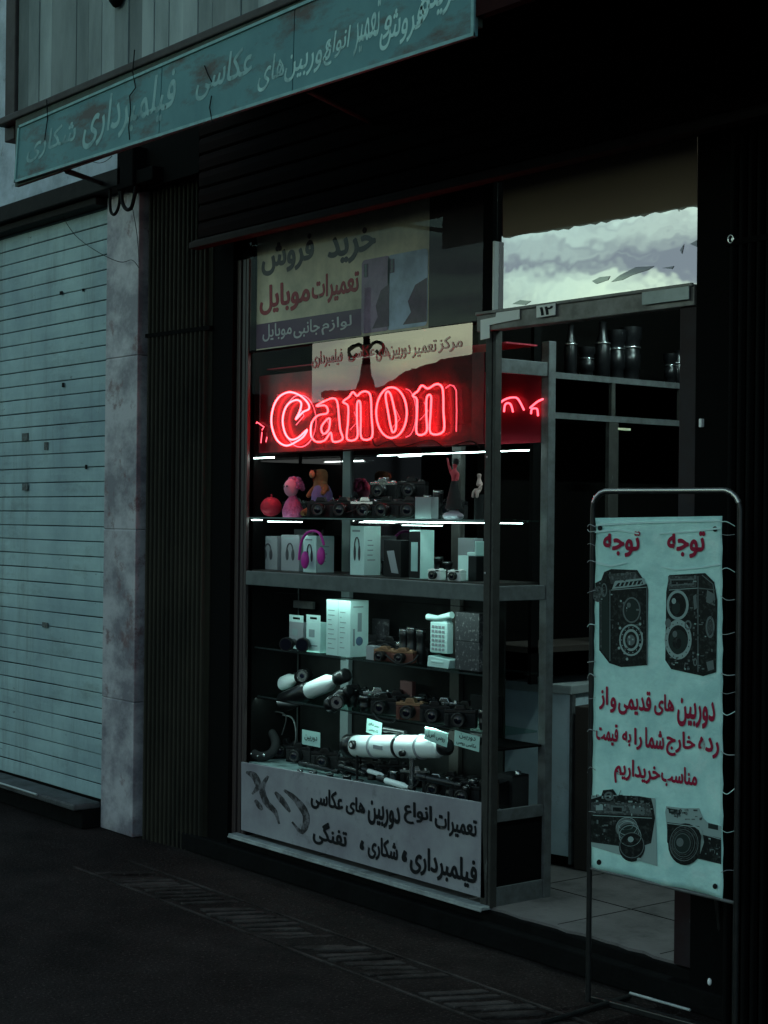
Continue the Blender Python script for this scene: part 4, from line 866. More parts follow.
def hang_tab(rt, w, h, dep):
    mb = MB(); mb.box(-w / 2, w * .5, 0, .001, h, h + .012); mb.box(-w / 2, -w * .25, 0, .001, h + .012, h + .022); mb.box(w * .25, w / 2, 0, .001, h + .012, h + .022); mb.box(-w / 2, w / 2, 0, .001, h + .022, h + .032); mb.build('hang_tab', m_boxw, rt)
    mb = MB(); mb.box(-w * .3, w * .1, -.0008, 0, h * .5, h * .75); mb.box(-w * .3, w * .3, -.0008, 0, h * .2, h * .24); mb.build('small_print', m_pr2, rt)
box_thing('blister_pack', 306, 320, 622, 655, 4.29, SC, .04, 'pale blister pack with hang tab beside the largest carton', m_boxw, print_=hang_tab, group='blister packs')
box_thing('blister_pack', 289, 303, 622, 652, 4.33, SC, .04, 'smaller blister pack with hang tab behind the binoculars', m_boxg, print_=hang_tab, group='blister packs')
c = place(297, 645, 4.255, SC); rt = empty('binoculars', c, 'black binoculars lying on the lower glass shelf in front of the blister packs', 'binoculars', rz=rad(38))
for s_ in (-1, 1):
    mb = MB(); mb.lathe([(.030, 0), (.032, .004), (.032, .03), (.022, .07), (.018, .09), (.018, .115), (.014, .12)], 0, 22, Matrix.Translation((s_ * .038, -.05, .034)) @ Matrix.Rotation(rad(-90), 4, 'X')); b_ = mb.build('barrel', m_bp, rt)
    mb = MB(); mb.lathe([(.001, -.001), (.026, -.003)], 0, 20, Matrix.Translation((s_ * .038, -.05, .034)) @ Matrix.Rotation(rad(-90), 4, 'X')); mb.build('front_glass', m_lensglass, b_)
mb = MB(); mb.box(-.03, .03, -.01, .03, .03, .042); mb.build('bridge', m_bl, rt, .003)
box_thing('small_carton', 366, 374, 646, 659, 4.27, SC, .04, 'tiny pale carton just right of the largest carton', m_boxg)
camera('brown', 386, 655, 4.29, SC, 20, 'brown and brass folding style camera, left one on the lower glass shelf', w=.10, h=.06, group='brown cameras on the lower glass shelf')
camera('brown', 404, 656, 4.30, SC, 28, 'brown and brass folding style camera, right one on the lower glass shelf', w=.10, h=.06, group='brown cameras on the lower glass shelf')
c = place(441, 665, 4.30, SC); rt = empty('telephone', c, 'upright white push button telephone on the lower glass shelf', 'telephone')
wp = lambda x, y, Y=4.30: F(x, y, Y) - c
a, b = wp(430, 640), wp(447, 640); zt_k, zb_k = wp(438, 622).z, wp(438, 653).z
mb = MB(); mb.box(a.x, b.x, 0, .035, zb_k, zt_k); kb = mb.build('keypad', m_boxw, rt, .004)
mb = MB(); w_ = b.x - a.x
for i in range(4):
    for j in range(6): X0 = a.x + w_ * (.12 + .2 * i); Z0 = zb_k + (zt_k - zb_k) * (.08 + .145 * j); mb.box(X0, X0 + w_ * .13, -.003, .001, Z0, Z0 + (zt_k - zb_k) * .08)
mb.build('key_block', m_boxg, kb, .0006)
mb = MB(); mb.box(a.x + .01, b.x - .01, .004, .034, zt_k, zt_k + .02); mb.tube([wp(428, 617), wp(438, 618), wp(452, 615)], [.014, .010, .014], n=12); mb.build('handset', m_boxw, rt, .0)
mb = MB(); mb.prism([(a.x - .006, -.01, 0), (b.x + .02, -.01, 0), (b.x + .03, -.01, .035), (a.x, -.01, .045)], (0, .06, 0)); mb.box(a.x + .02, b.x - .01, -.013, -.008, .018, .028); mb.build('base', m_boxw, rt, .004)
box_thing('patterned_carton', 455, 479, 641, 672, 4.31, SC, .06, 'dark patterned carton at the bottom of the pair beside the telephone', m_dk, group='patterned cartons', h=.115)
box_thing('patterned_carton', 455, 479, 607, 639, 4.31, SC + .117, .06, 'dark patterned carton on top of the pair beside the telephone', m_dk, group='patterned cartons', h=.115)
c = place(259, 668, 4.42, .76)
mb = MB(); mb.tube([F(259 + 7 * math.cos(t), 668 - 13 * math.sin(t), 4.35 + .02 * math.sin(t)) for t in [i * math.pi / 9 for i in range(18)]], .003, n=6, closed=True)
tag(mb.build('cable_loop', mat('pale_cable', (.25, .25, .24), .5)), 'pale cable loop hanging at the left end below the lower glass shelf', 'cable')
# SD: telescopes
def scope(name, label, p0, p1, r, mt, Y, kind='spot', group=None, hood=.22):
    A = F(*p0, Y); B = F(*p1, Y); d_ = (B - A); ln = d_.length; rt = empty(name, (A + B) / 2, label, 'telescope' if kind == 'spot' else 'rifle scope', group)
    q = d_.to_track_quat('Z', 'Y').to_matrix().to_4x4(); T = Matrix.Translation(A - rt.location) @ q
    mb = MB(); mb.lathe([(r * .9, ln * hood), (r, ln * (hood + .02)), (r, ln * .72), (r * .6, ln * .80), (r * .6, ln * .86)], 0, 26, T); mb.build('barrel', mt, rt)
    mb = MB(); mb.lathe([(r * 1.0, 0), (r * 1.16, .004), (r * 1.16, ln * (hood - .02)), (r * 1.02, ln * hood)], 0, 26, T); o_ = mb.build('objective_hood', m_bp, rt)
    mb = MB(); mb.lathe([(r * .001, -.001), (r * .95, -.0015)], 0, 24, T); mb.build('front_glass', m_lensglass, o_)
    mb = MB(); mb.lathe([(r * .62, ln * .86), (r * .8, ln * .87), (r * .8, ln), (r * .5, ln * 1.005)], 0, 22, T); mb.build('eyepiece', m_bp, rt)
    return rt
g3 = 'spotting scopes below the lower glass shelf'
scope('spotting_scope', 'rear spotting scope with pale barrel at the left end of the scope shelf', (252, 694), (306, 675), .033, m_scope, 4.42, group=g3, hood=.3)
scope('spotting_scope', 'front spotting scope with bright white barrel on the scope shelf', (284, 702), (346, 675), .039, m_scope, 4.31, group=g3, hood=.42)
scope('spotting_scope', 'short black spotting scope standing against the pale post', (330, 706), (350, 690), .032, m_bp, 4.29, group=g3)
def lens_thing(px, py, Y, z, r, h, label, group='loose lenses in the display window', lie=0):
    rt = empty('camera_lens', place(px, py, Y, z), label, 'lens', group, rad(lie)); T = Matrix.Identity(4)
    if lie: T = Matrix.Translation((0, 0, r * 1.1)) @ Matrix.Rotation(rad(90), 4, 'X')
    mb = MB(); mb.lathe([(r * .85, 0), (r * .85, h * .15), (r, h * .18), (r, h * .45), (r * .93, h * .47), (r * .93, h * .7), (r * 1.08, h * .75), (r * 1.08, h), (r * .9, h), (r * .8, h * .92)], 0, 22, T); b_ = mb.build('barrel', m_bp, rt)
    mb = MB(); mb.lathe([(r * .8, h * .92), (r * .4, h * .96), (.001, h * .97)], 0, 20, T); mb.build('front_glass', m_lensglass, b_)
    mb = MB(); mb.lathe([(r * 1.09, h * .9), (r * 1.10, h * .91), (r * 1.10, h * .95), (r * 1.09, h * .96)], 0, 22, T); mb.build('rim', m_chrome, b_)
lens_thing(308, 672, 4.44, SD + .07, .028, .07, 'black lens lying behind the scopes, tilted up', lie=30)
lens_thing(340, 697, 4.27, SD, .03, .05, 'black lens facing out at the right end of the two scopes', lie=35)
lens_thing(366, 698, 4.30, SD, .028, .07, 'upright black lens right of the scopes')
for i, (x, kd, Y) in enumerate([(386, 'black', 4.31), (412, 'brown', 4.29), (436, 'black', 4.31), (461, 'black', 4.30)]):
    camera(kd, x, 712, Y, SD, 22 + 5 * i, ['black camera next to the upright lens on the scope shelf', 'reddish brown camera in the middle of the scope shelf', 'black camera right of the reddish brown one on the scope shelf', 'black camera beside the corner post on the scope shelf'][i], group='cameras on the scope shelf')
# crowded stock at the back of the shelves
def crowd(pxs, py, Y, z, kinds, what, grp):
    for i, x in enumerate(pxs):
        camera(kinds[i % len(kinds)], x, py, Y + random.uniform(-.015, .015), z, random.uniform(5, 55), '%s dark camera from the left, crowded %s' % (['first', 'second', 'third', 'fourth', 'fifth', 'sixth', 'seventh'][i], what), group=grp)
crowd((268, 296, 330, 352, 436, 452), 500, 4.42, SA, ('black', 'black', 'silver', 'black'), 'in the back row of the top glass shelf', 'back row of the top glass shelf')
crowd((372, 392, 411, 426), 640, 4.42, SC, ('black', 'black', 'silver'), 'in the back row left of the telephone', 'back row left of the telephone')
crowd((355, 378, 398, 424, 446, 468), 700, 4.43, SD, ('black', 'silver', 'black'), 'in the back row above the price cards', 'back row above the price cards')
crowd((286, 300, 326), 752, 4.43, SE, ('black',), 'behind the leftmost price card', 'cameras behind the leftmost price card')
crowd((372, 394, 416, 452, 474), 752, 4.44, SE, ('black', 'black', 'silver'), 'behind the white telescope on the window floor', 'cameras behind the white telescope')
for i, (x, py, Y, z, r_, h_) in enumerate([(404, 640, 4.36, SC, .02, .14), (412, 640, 4.37, SC, .022, .15), (421, 640, 4.36, SC, .02, .145), (352, 700, 4.36, SD, .025, .08), (420, 700, 4.37, SD, .024, .09), (484, 700, 4.33, SD, .022, .08), (300, 700, 4.46, SD, .03, .10), (466, 752, 4.30, SE, .018, .08), (474, 752, 4.36, SE, .02, .10), (450, 752, 4.34, SE, .018, .07), (386, 568, 4.40, SB, .02, .07), (438, 566, 4.40, SB, .02, .09), (447, 566, 4.42, SB, .022, .07), (428, 505, 4.36, SA, .018, .10), (438, 505, 4.35, SA, .02, .12)]):
    lens_thing(x, py, Y, z, r_, h_, 'upright dark lens %s' % ['first of three tall ones left of the telephone', 'middle one of three tall ones left of the telephone', 'last of three tall ones left of the telephone', 'behind the upright lens right of the scopes', 'between the reddish brown camera and its right neighbour', 'touching the corner post on the scope shelf', 'far back behind the rear spotting scope', 'below the wide price card, shortest of the three', 'below the wide price card, at the back', 'below the gap between the two right price cards', 'behind the slanted print phone carton', 'behind the left white compact camera', 'behind the right white compact camera', 'left of the dancer figurine at the back', 'just left of the dancer figurine'][i], group='upright dark lenses')
crt = box_thing('dark_carton', 372, 384, 606, 640, 4.44, SC, .03, 'dark carton at the back right of the largest carton', m_dk, h=.16)
box_thing('dark_carton', 400, 412, 682, 700, 4.46, SD, .02, 'reddish dark carton at the back of the scope shelf', mat('red_brown_card', (.12, .05, .05), .6), h=.13)
# neck straps hanging from the cameras
for i, pts in enumerate([[(372, 712, 4.27), (380, 720, 4.24), (392, 722, 4.24), (400, 714, 4.27)], [(424, 714, 4.27), (430, 724, 4.24), (443, 726, 4.24), (452, 716, 4.27)], [(262, 720, 4.38), (272, 712, 4.38), (286, 716, 4.36), (282, 735, 4.34)], [(330, 506, 4.25), (338, 512, 4.24), (350, 512, 4.24), (360, 507, 4.25)], [(386, 655, 4.25), (398, 664, 4.24), (412, 662, 4.24), (418, 655, 4.27)]]):
    mb = MB(); mb.tube(spline([F(*p) for p in pts], 6, False), .0035, n=6); tag(mb.build('neck_strap', m_bl), 'thin black neck strap %s' % ['hanging under the first camera right of the scopes', 'hanging under the camera right of the reddish brown one', 'looped above the studded belt', 'lying before the camera row on the top shelf', 'hanging below the brown cameras'][i], 'strap', 'neck straps in the display window')
# price cards
def card(x0, y0, x1, y1, Y, lean, label, lines):
    a = F(x0, y1, Y); b = F(x1, y1, Y); zt2 = F((x0 + x1) / 2, y0, Y).z; rt = empty('price_card', a, label, 'card', 'price cards in the display window')
    w = b.x - a.x; h = zt2 - a.z; T = Matrix.Rotation(rad(lean), 4, 'Y'); mb = MB(); mb.box(0, w, 0, .0012, 0, h, 0, T); mb.build('card', m_card, rt)
    mb = MB()
    for s_, u0, u1, v0, v1 in lines: lay_text(mb, s_, Vector((w * u0, -.0004, h * v0)), EX, EZ, EN, w * (u1 - u0), h * (v1 - v0), bold=.01, thick=.0006)
    for i_, v in enumerate(mb.v): mb.v[i_] = T @ v
    mb.build('lettering', m_ink, rt)
card(302, 731, 320, 744, 4.28, 0, 'small bright price card standing left of the big white telescope', [('دوربین', .15, .85, .3, .7)])
card(366, 719, 381, 732, 4.36, 6, 'small tilted price card above the middle of the white telescope', [('دوربین شکاری', .15, .85, .55, .8), ('تک چشمی', .2, .8, .15, .42)])
card(424, 727, 447, 739, 4.26, 7, 'pale price card at the right end of the white telescope', [('روسی اصل', .1, .9, .25, .75)])
card(454, 732, 479, 745, 4.26, 4, 'wide pale price card beside the corner post', [('دوربین', .2, .85, .55, .9), ('عکاسی روسی', .1, .9, .12, .45)])
# SE: big white telescope on a small clear stand, and what lies around it
A = F(350, 746, 4.30); B = F(449, 747, 4.30)
rt = empty('white_telescope', (A + B) / 2, 'big glossy white telescope lying on a small stand at the bottom of the window', 'telescope')
T = Matrix.Translation(A - rt.location) @ (B - A).to_track_quat('Z', 'Y').to_matrix().to_4x4(); ln = (B - A).length
mb = MB(); mb.lathe([(.036, ln * .05), (.047, ln * .07), (.049, ln * .5), (.046, ln * .9), (.036, ln * .93)], 0, 30, T); mb.build('barrel', m_scope, rt)
mb = MB(); mb.lathe([(.030, -.01), (.053, -.008), (.053, ln * .06), (.047, ln * .07)], 0, 28, T); mb.build('objective_hood', m_bp, rt)
mb = MB(); mb.lathe([(.03, ln * .93), (.034, ln * .94), (.034, ln * .99), (.02, ln)], 0, 26, T); mb.build('eyepiece', m_bp, rt)
c = F(412, 768, 4.30) - rt.location; mb = MB(); base_z = SE - rt.location.z
mb.tube([(c.x, 0, base_z), (c.x, 0, -.035)], [.010, .012], n=12); mb.lathe([(.035, 0), (.035, .004), (.012, .012)], 0, 20, Matrix.Translation((c.x, 0, base_z))); mb.tube([(c.x - .03, 0, -.036), (c.x + .03, 0, -.036)], .006, n=8); mb.build('stand', m_chrome, rt)
for t_, w_ in ((.27, .010), (.52, .016), (.74, .010)):
    mb = MB(); mb.lathe([(.050, ln * t_), (.0525, ln * t_ + .001), (.0525, ln * t_ + w_), (.050, ln * t_ + w_ + .001)], 0, 28, T); mb.build('clamp_ring', m_boxg if w_ < .012 else m_bp, rt)
mb = MB(); mb.box(-.10, -.04, -.0535, -.049, -.016, .0); mb.build('maker_plate', m_boxg, rt)
mb = MB(); mb.lathe([(.012, 0), (.014, .004), (.014, .02), (.009, .022)], 0, 16, Matrix.Translation((.10, -.045, -.012)) @ Matrix.Rotation(rad(90), 4, 'X')); mb.build('focus_knob', m_bp, rt)
mb = MB(); q_ = Vector((-.02, .0, .062)); mb.tube([q_ + Vector((-.07, 0, 0)), q_ + Vector((-.03, 0, .001)), q_ + Vector((.05, 0, .001)), q_ + Vector((.07, 0, 0))], [.012, .009, .009, .011], n=14); mb.build('finder', m_bp, rt)
g4 = 'rifle scopes on the floor of the display window'
scope('rifle_scope', 'white rifle scope with black eyepiece nearest the front edge', (378, 778), (414, 789), .013, m_scope, 4.25, 'rifle', g4)
scope('rifle_scope', 'short pale rifle scope in front of the white telescope', (363, 769), (388, 777), .010, m_scope, 4.28, 'rifle', g4)
scope('rifle_scope', 'black rifle scope at the left below the small price card', (300, 763), (338, 772), .012, m_bp, 4.30, 'rifle', g4)
scope('rifle_scope', 'black rifle scope lying behind the short pale scope', (340, 766), (366, 774), .012, m_bp, 4.33, 'rifle', g4)
scope('rifle_scope', 'long black rifle scope below the pale price card', (418, 776), (462, 786), .014, m_bp, 4.28, 'rifle', g4)
for i, (x, y, Y) in enumerate([(330, 775, 4.25), (347, 778, 4.25), (358, 784, 4.245), (398, 775, 4.30), (430, 790, 4.245), (466, 795, 4.25), (477, 790, 4.27)]):
    lens_thing(x, y, Y, SE, .016 + .004 * (i % 3), .022 + .008 * (i % 2), ['short black lens at the front edge below the first price card', 'short black lens just right of the one below the first price card', 'small lens left of the short pale scope', 'lens under the middle of the white telescope', 'lens at the front edge right of the white rifle scope', 'lens at the front edge near the corner post', 'lens touching the corner post at the window floor'][i], group='small lenses on the floor of the display window')
camera('silver', 438, 780, 4.36, SE, 25, 'silver topped camera under the right end of the white telescope', group='cameras on the window floor')
camera('black', 466, 782, 4.33, SE, 30, 'black camera below the wide price card', group='cameras on the window floor')
camera('black', 352, 760, 4.40, SE, 10, 'black camera hidden behind the hood of the white telescope', group='cameras on the window floor')
for i, (x, y, Y, r_, h_) in enumerate([(300, 770, 4.24, .014, .012), (313, 773, 4.24, .018, .02), (388, 792, 4.235, .015, .012), (412, 797, 4.235, .02, .015), (447, 800, 4.235, .014, .02), (372, 762, 4.38, .02, .05), (395, 765, 4.40, .022, .06), (427, 768, 4.40, .02, .07)]):
    rt = empty('filter_ring', place(x, y, Y, SE), ['tiny filter ring at the far left of the window floor', 'low filter ring right of the tiny one at the far left', 'filter ring just in front of the white rifle scope', 'wide filter ring at the front edge under the telescope stand', 'filter ring near the right end of the front edge', 'round canister behind the short pale scope', 'taller round canister behind the telescope stand', 'tallest round canister left of the silver topped camera'][i], 'filter', 'filter rings on the window floor')
    mb = MB(); mb.lathe([(r_, 0), (r_, h_), (r_ * .85, h_), (r_ * .8, h_ * .6)], 0, 18); mb.build('ring', m_bp, rt); mb = MB(); mb.lathe([(r_ * 1.01, h_ * .75), (r_ * 1.05, h_ * .78), (r_ * 1.05, h_ * .9), (r_ * 1.01, h_ * .93)], 0, 18); mb.build('rim', m_chrome, rt)
c = place(351, 745, 4.255, SE); rt = empty('headlamp', c, 'small round black headlamp with a bright lens before the white telescope', 'lamp')
p = F(351, 745, 4.24) - c; mb = MB(); mb.lathe([(.018, 0), (.02, .006), (.016, .03)], 0, 18, Matrix.Translation(p) @ Matrix.Rotation(rad(-90), 4, 'X')); mb.tube([(p.x, .02, 0), (p.x, .02, p.z)], .006, n=8); mb.build('housing', m_bp, rt)
mb = MB(); mb.lathe([(.001, -.002), (.010, -.0015)], 0, 14, Matrix.Translation(p) @ Matrix.Rotation(rad(-90), 4, 'X')); mb.build('front_glass', m_white, rt)
c = F(263, 742, 4.32); rt = empty('studded_belt', c, 'black coiled belt with bright metal studs at the left end of the window floor', 'belt')
ax = Vector((.055, 0, .0)); mb = MB(); ring = []
for i in range(28): t = 2 * math.pi * i / 28; ring.append(Vector((.095 * math.cos(t), .05 * math.sin(t) - .01, -.035 * math.cos(t) + .045 * math.sin(t))))
mb.tube(ring, .022, n=10, closed=True); mb.build('strap', m_bl, rt)
for i in range(13, 28):
    if i % 2: continue
    p = ring[i] * 1.02 + Vector((0, -.021, .006)); mb = MB(); mb.ball(p, .0045 + .002 * (i % 3), n=8, k=6); mb.build('stud', m_chrome, rt)
mb = MB(); mb.tube(spline([F(*q, 4.42) for q in [(268, 724), (278, 716), (292, 718), (296, 735), (293, 752)]], 5, False), .004, n=6); tag(mb.build('metal_hoop', m_alu), 'thin grey metal hoop behind the studded belt', 'hoop')
# things seen through the side glass
box_thing('black_case', 470, 491, 695, 733, 4.40, .607, .06, 'black equipment case on the small side shelf', m_bp, h=.17)
c = Vector((-4.72, 4.36, SE)); rt = empty('bellows_camera', c, 'old bellows camera with knobs at the bottom right corner of the window', 'camera')
mb = MB(); mb.box(-.05, .05, 0, .09, 0, .14); mb.build('body', m_bl, rt, .004)
mb = MB()
for k in range(7): mb.box(-.035 + .001 * k, .035 - .001 * k, -.012 - .008 * k, -.006 - .008 * k, .02 + .002 * k, .12 - .002 * k)
mb.build('bellows', m_bp, rt); mb = MB(); mb.lathe([(.012, 0), (.012, .012), (.004, .016)], 0, 14, Matrix.Translation((.035, .045, .14))); mb.build('knob', m_chrome, rt)
mb = MB(); mb.box(-.045, .045, -.075, -.066, .015, .13); mb.build('front_board', m_wood, rt, .002)

# ================================================================ A-BOARD / POSTER STAND
root = empty('poster_stand', ST0, 'black tubular floor stand with rounded top holding a teal poster', 'sign stand')
OFF = STN * -.002
def sp(x, y, o=0.0): return ats(x, y) + STN * o
topL, topR = sp(590, 497), sp(735, 497); ztop = 1.5 + .075
ztop = sp(660, 491).z
L0, R0 = Vector((ST0.x, ST0.y, G)), Vector((ST1.x, ST1.y, G)) 
cr_ = .06; arc = []
for t in (180, 160, 140, 120, 100, 90): arc.append(L0 + STU * (cr_ + cr_ * math.cos(rad(t))) + Vector((0, 0, ztop - G - cr_ + cr_ * math.sin(rad(t)))))
for t in (90, 80, 60, 40, 20, 0): arc.append(R0 + STU * (-cr_ + cr_ * math.cos(rad(t))) + Vector((0, 0, ztop - G - cr_ + cr_ * math.sin(rad(t)))))
mb = MB(); mb.tube([L0 + Vector((0, 0, .012)), L0 + Vector((0, 0, .8))] + arc + [R0 + Vector((0, 0, .8)), R0 + Vector((0, 0, .012))], .0095, n=12); world_part(mb, 'frame', m_tube, root)
mb = MB(); mb.tube([a_ + Vector((0, -.0015, .0015)) for a_ in arc[1:-1]], .0088, n=12); world_part(mb, 'top_bar', m_tubeb, root)
zlow = sp(660, 886).z - .012
mb = MB(); mb.tube([Vector((L0.x, L0.y, sp(590, 868).z)), Vector((R0.x, R0.y, sp(735, 903).z))], .006, n=8); world_part(mb, 'cross_bar', m_alu, root)
B0 = L0 + STU * .38 - STN * .26; mb = MB(); mb.tube([B0 + Vector((0, 0, .012)), L0 + STU * .40 + Vector((0, 0, 1.0)) - STN * .03], .008, n=8); world_part(mb, 'rear_leg', m_tube, root)
a_ = atz(560, 1024, G + .03); mb = MB(); mb.box(0, .60, 0, .03, 0, .02, 0, Matrix.Translation(L0 + Vector((-.02, .03, 0))) @ Matrix.Rotation(math.atan2(STU.y, STU.x), 4, 'Z')); world_part(mb, 'foot_bar', m_tube, root, .003)
p0, p1 = atz(630, 993, G + .03), atz(690, 1010, G + .03); mb = MB(); mb.tube([p0, p1], .005, n=8); world_part(mb, 'brace_and_glint', m_alul, root); mb = MB(); mb.tube([atz(540, 1024, G + .012), atz(630, 996, G + .012)], .009, n=8); world_part(mb, 'brace_and_glint', m_tube, root)  # the pale tube is the highlight of the black base bar, built solid
mb = MB(); p = sp(692, 988, -.1); mb.ball(p, (.007, .007, .012)); world_part(mb, 'foot_cap', m_white, root)
# poster
proot = empty('hanging_poster', sp(660, 700), 'teal vinyl poster with four printed cameras and red Persian lettering tied in the floor stand', 'poster')
C4 = [sp(596, 518, .004), sp(723, 516, .004), sp(724, 899, .004), sp(591, 868, .004)]
def bil(u, v): return C4[0].lerp(C4[1], u).lerp(C4[3].lerp(C4[2], u), v)
mb = MB(); nu, nv = 26, 60; vs = []; fs = []
for j in range(nv + 1):
    for i in range(nu + 1):
        u, v = i / nu, j / nv
        w_ = -.003 + .003 * math.sin(u * 19 + 2) * math.exp(-v * 45) + .004 * math.sin(u * 13) * math.exp(-(1 - v) * 45)
        vs.append(bil(u, v) + STU * (.0035 * abs(math.sin(v * 36)) * ((u < .01) - (u > .99))) + STN * (w_ + .0005) + Vector((0, 0, .004 * math.sin(u * 11) * (v > .97))))
for j in range(nv):
    for i in range(nu): a = j * (nu + 1) + i; fs.append((a, a + 1, a + nu + 2, a + nu + 1))
mb.add(vs, fs, 0, True); o = world_part(mb, 'sheet', m_poster, proot)
sd_ = o.modifiers.new('thick', 'SOLIDIFY'); sd_.thickness = .0012; sd_.offset = 0
PO = .0046
pp = lambda x, y: sp(x, y, PO)
kw = dict(ux=STU, n=STN, thick=.0008)
words(proot, m_redink, pp, [('توجه', (604, 531, 641, 557)), ('توجه', (668, 531, 706, 558)), ('دوربین', (678, 699, 716, 728)), ('های', (655, 694, 675, 716)), ('قدیمی', (619, 690, 652, 716)), ('و', (611, 697, 617, 713)), ('از', (600, 686, 609, 710)), ('رده', (699, 737, 720, 758)), ('خارج', (667, 731, 696, 757)), ('شما', (646, 728, 665, 749)), ('را', (635, 728, 643, 750)), ('به', (623, 731, 632, 746)), ('قیمت', (597, 723, 619, 745)), ('مناسب', (662, 766, 698, 788)), ('خریداریم', (615, 760, 661, 786))], bold=.030, **kw)
# printed cameras: flat prints, a few thin ink layers each
inks = [mat('ink_black', (.008, .010, .010), .5, var=.8, vscale=70, vcol=(.045, .055, .053), vlo=.5, vhi=.66), mat('ink_dark_green', (.018, .03, .028), .5), mat('ink_grey', (.12, .15, .15), .5), mat('ink_pale', (.28, .38, .37), .5), mat('ink_mid', (.05, .06, .06), .5, var=.8, vscale=90, vcol=(.15, .17, .17), vlo=.5, vhi=.6)]
def ell(cx_, cy_, rx, ry, m_, lay, n=24, rx2=0, ry2=0):
    if rx2:
        for i in range(n):
            t0, t1 = 2 * math.pi * i / n, 2 * math.pi * (i + 1) / n
            mb.prism([sp(cx_ + rx * math.cos(t0), cy_ + ry * math.sin(t0), PO + lay * .0004), sp(cx_ + rx * math.cos(t1), cy_ + ry * math.sin(t1), PO + lay * .0004), sp(cx_ + rx2 * math.cos(t1), cy_ + ry2 * math.sin(t1), PO + lay * .0004), sp(cx_ + rx2 * math.cos(t0), cy_ + ry2 * math.sin(t0), PO + lay * .0004)], -STN * .0002, m_)
    else: mb.prism([sp(cx_ + rx * math.cos(2 * math.pi * i / n), cy_ + ry * math.sin(2 * math.pi * i / n), PO + lay * .0004) for i in range(n)], -STN * .0002, m_)
def pol(pts, m_, lay): mb.prism([sp(x, y, PO + lay * .0004) for x, y in pts], -STN * .0002, m_)
def specks(quad, n, seed):
    rs = random.Random(seed); (ax, ay), (bx_, by), (cx2, cy2), (dx_, dy_) = quad
    for _ in range(n):
        u, v = rs.random(), rs.random() ** 1.2; x = (ax * (1 - u) + bx_ * u) * (1 - v) + (dx_ * (1 - u) + cx2 * u) * v; y = (ay * (1 - u) + by * u) * (1 - v) + (dy_ * (1 - u) + cy2 * u) * v
        w = rs.uniform(.4, 2.2); h = rs.uniform(.3, 1.1)
        if rs.random() < .4: w, h = h, w
        pol([(x - w, y - h), (x + w, y - h * .8), (x + w * .9, y + h), (x - w, y + h * .9)], rs.choice([1, 2, 4, 4, 2, 3]), 4 + rs.random())
def edge(pts, m_=2, w=.45):
    for (x0, y0), (x1, y1) in zip(pts, pts[1:]):
        l = math.hypot(x1 - x0, y1 - y0) or 1; ex, ey = -(y1 - y0) / l * w, (x1 - x0) / l * w
        pol([(x0 - ex, y0 - ey), (x1 - ex, y1 - ey), (x1 + ex, y1 + ey), (x0 + ex, y0 + ey)], m_, 3.5)
# twin lens camera, left
mb = MB()
pol([(605, 572), (612, 569), (638, 570), (648, 585), (649, 590), (648, 665), (622, 667), (610, 663), (600, 650), (600, 600), (597, 600), (596, 583), (602, 580)], 0, 0)
pol([(601, 596), (609, 590), (611, 660), (601, 649)], 1, 1); pol([(609, 574), (636, 572), (645, 583), (612, 584)], 4, 1)
ell(632.5, 610, 9, 13, 2, 1, rx2=7.6, ry2=11.4); ell(632.5, 610, 7, 10.5, 1, 1)
pol([(613, 589), (616, 581), (645, 578), (647, 584), (640, 586)], 3, 2); pol([(616, 587), (619, 583), (643, 580), (644, 584)], 0, 3)
for k in range(6): pol([(620 + 4 * k, 586), (622 + 4 * k, 581.5), (623.5 + 4 * k, 581), (621.5 + 4 * k, 586)], 3, 4)
ell(632, 640, 12, 16, 3, 1, rx2=10.5, ry2=14.2); ell(632, 640, 8, 11, 3, 2, rx2=6, ry2=8.5); ell(632, 640, 4, 5.5, 2, 2)
for x, y in ((621, 628), (620, 648), (628, 659), (641, 624)): ell(x, y, 1.3, 1.5, 3, 2, n=8)
specks([(612, 594), (646, 590), (646, 662), (614, 662)], 26, 1); specks([(610, 573), (637, 571), (643, 579), (612, 583)], 16, 2); specks([(595, 584), (605, 582), (605, 602), (596, 602)], 16, 3)
edge([(611, 590), (611, 661)], 2); edge([(648, 588), (648, 664)], 2); edge([(612, 590), (648, 587)], 3, .35); edge([(602, 598), (602, 648)], 4)
for t_ in range(14): ell(632 + 9.2 * math.cos(t_ * .45), 640 + 12.6 * math.sin(t_ * .45), .5, .6, 3, 5, n=6)
ell(630, 605, 2, 2.6, 2, 5, n=10); ell(630.5, 637, 1.1, 1.4, 3, 6, n=8)
ell(599, 594, 5.5, 8, 4, 1); ell(605, 590, 3, 7, 2, 2, rx2=2, ry2=5.5)
world_part(mb, 'printed_camera', inks, proot)
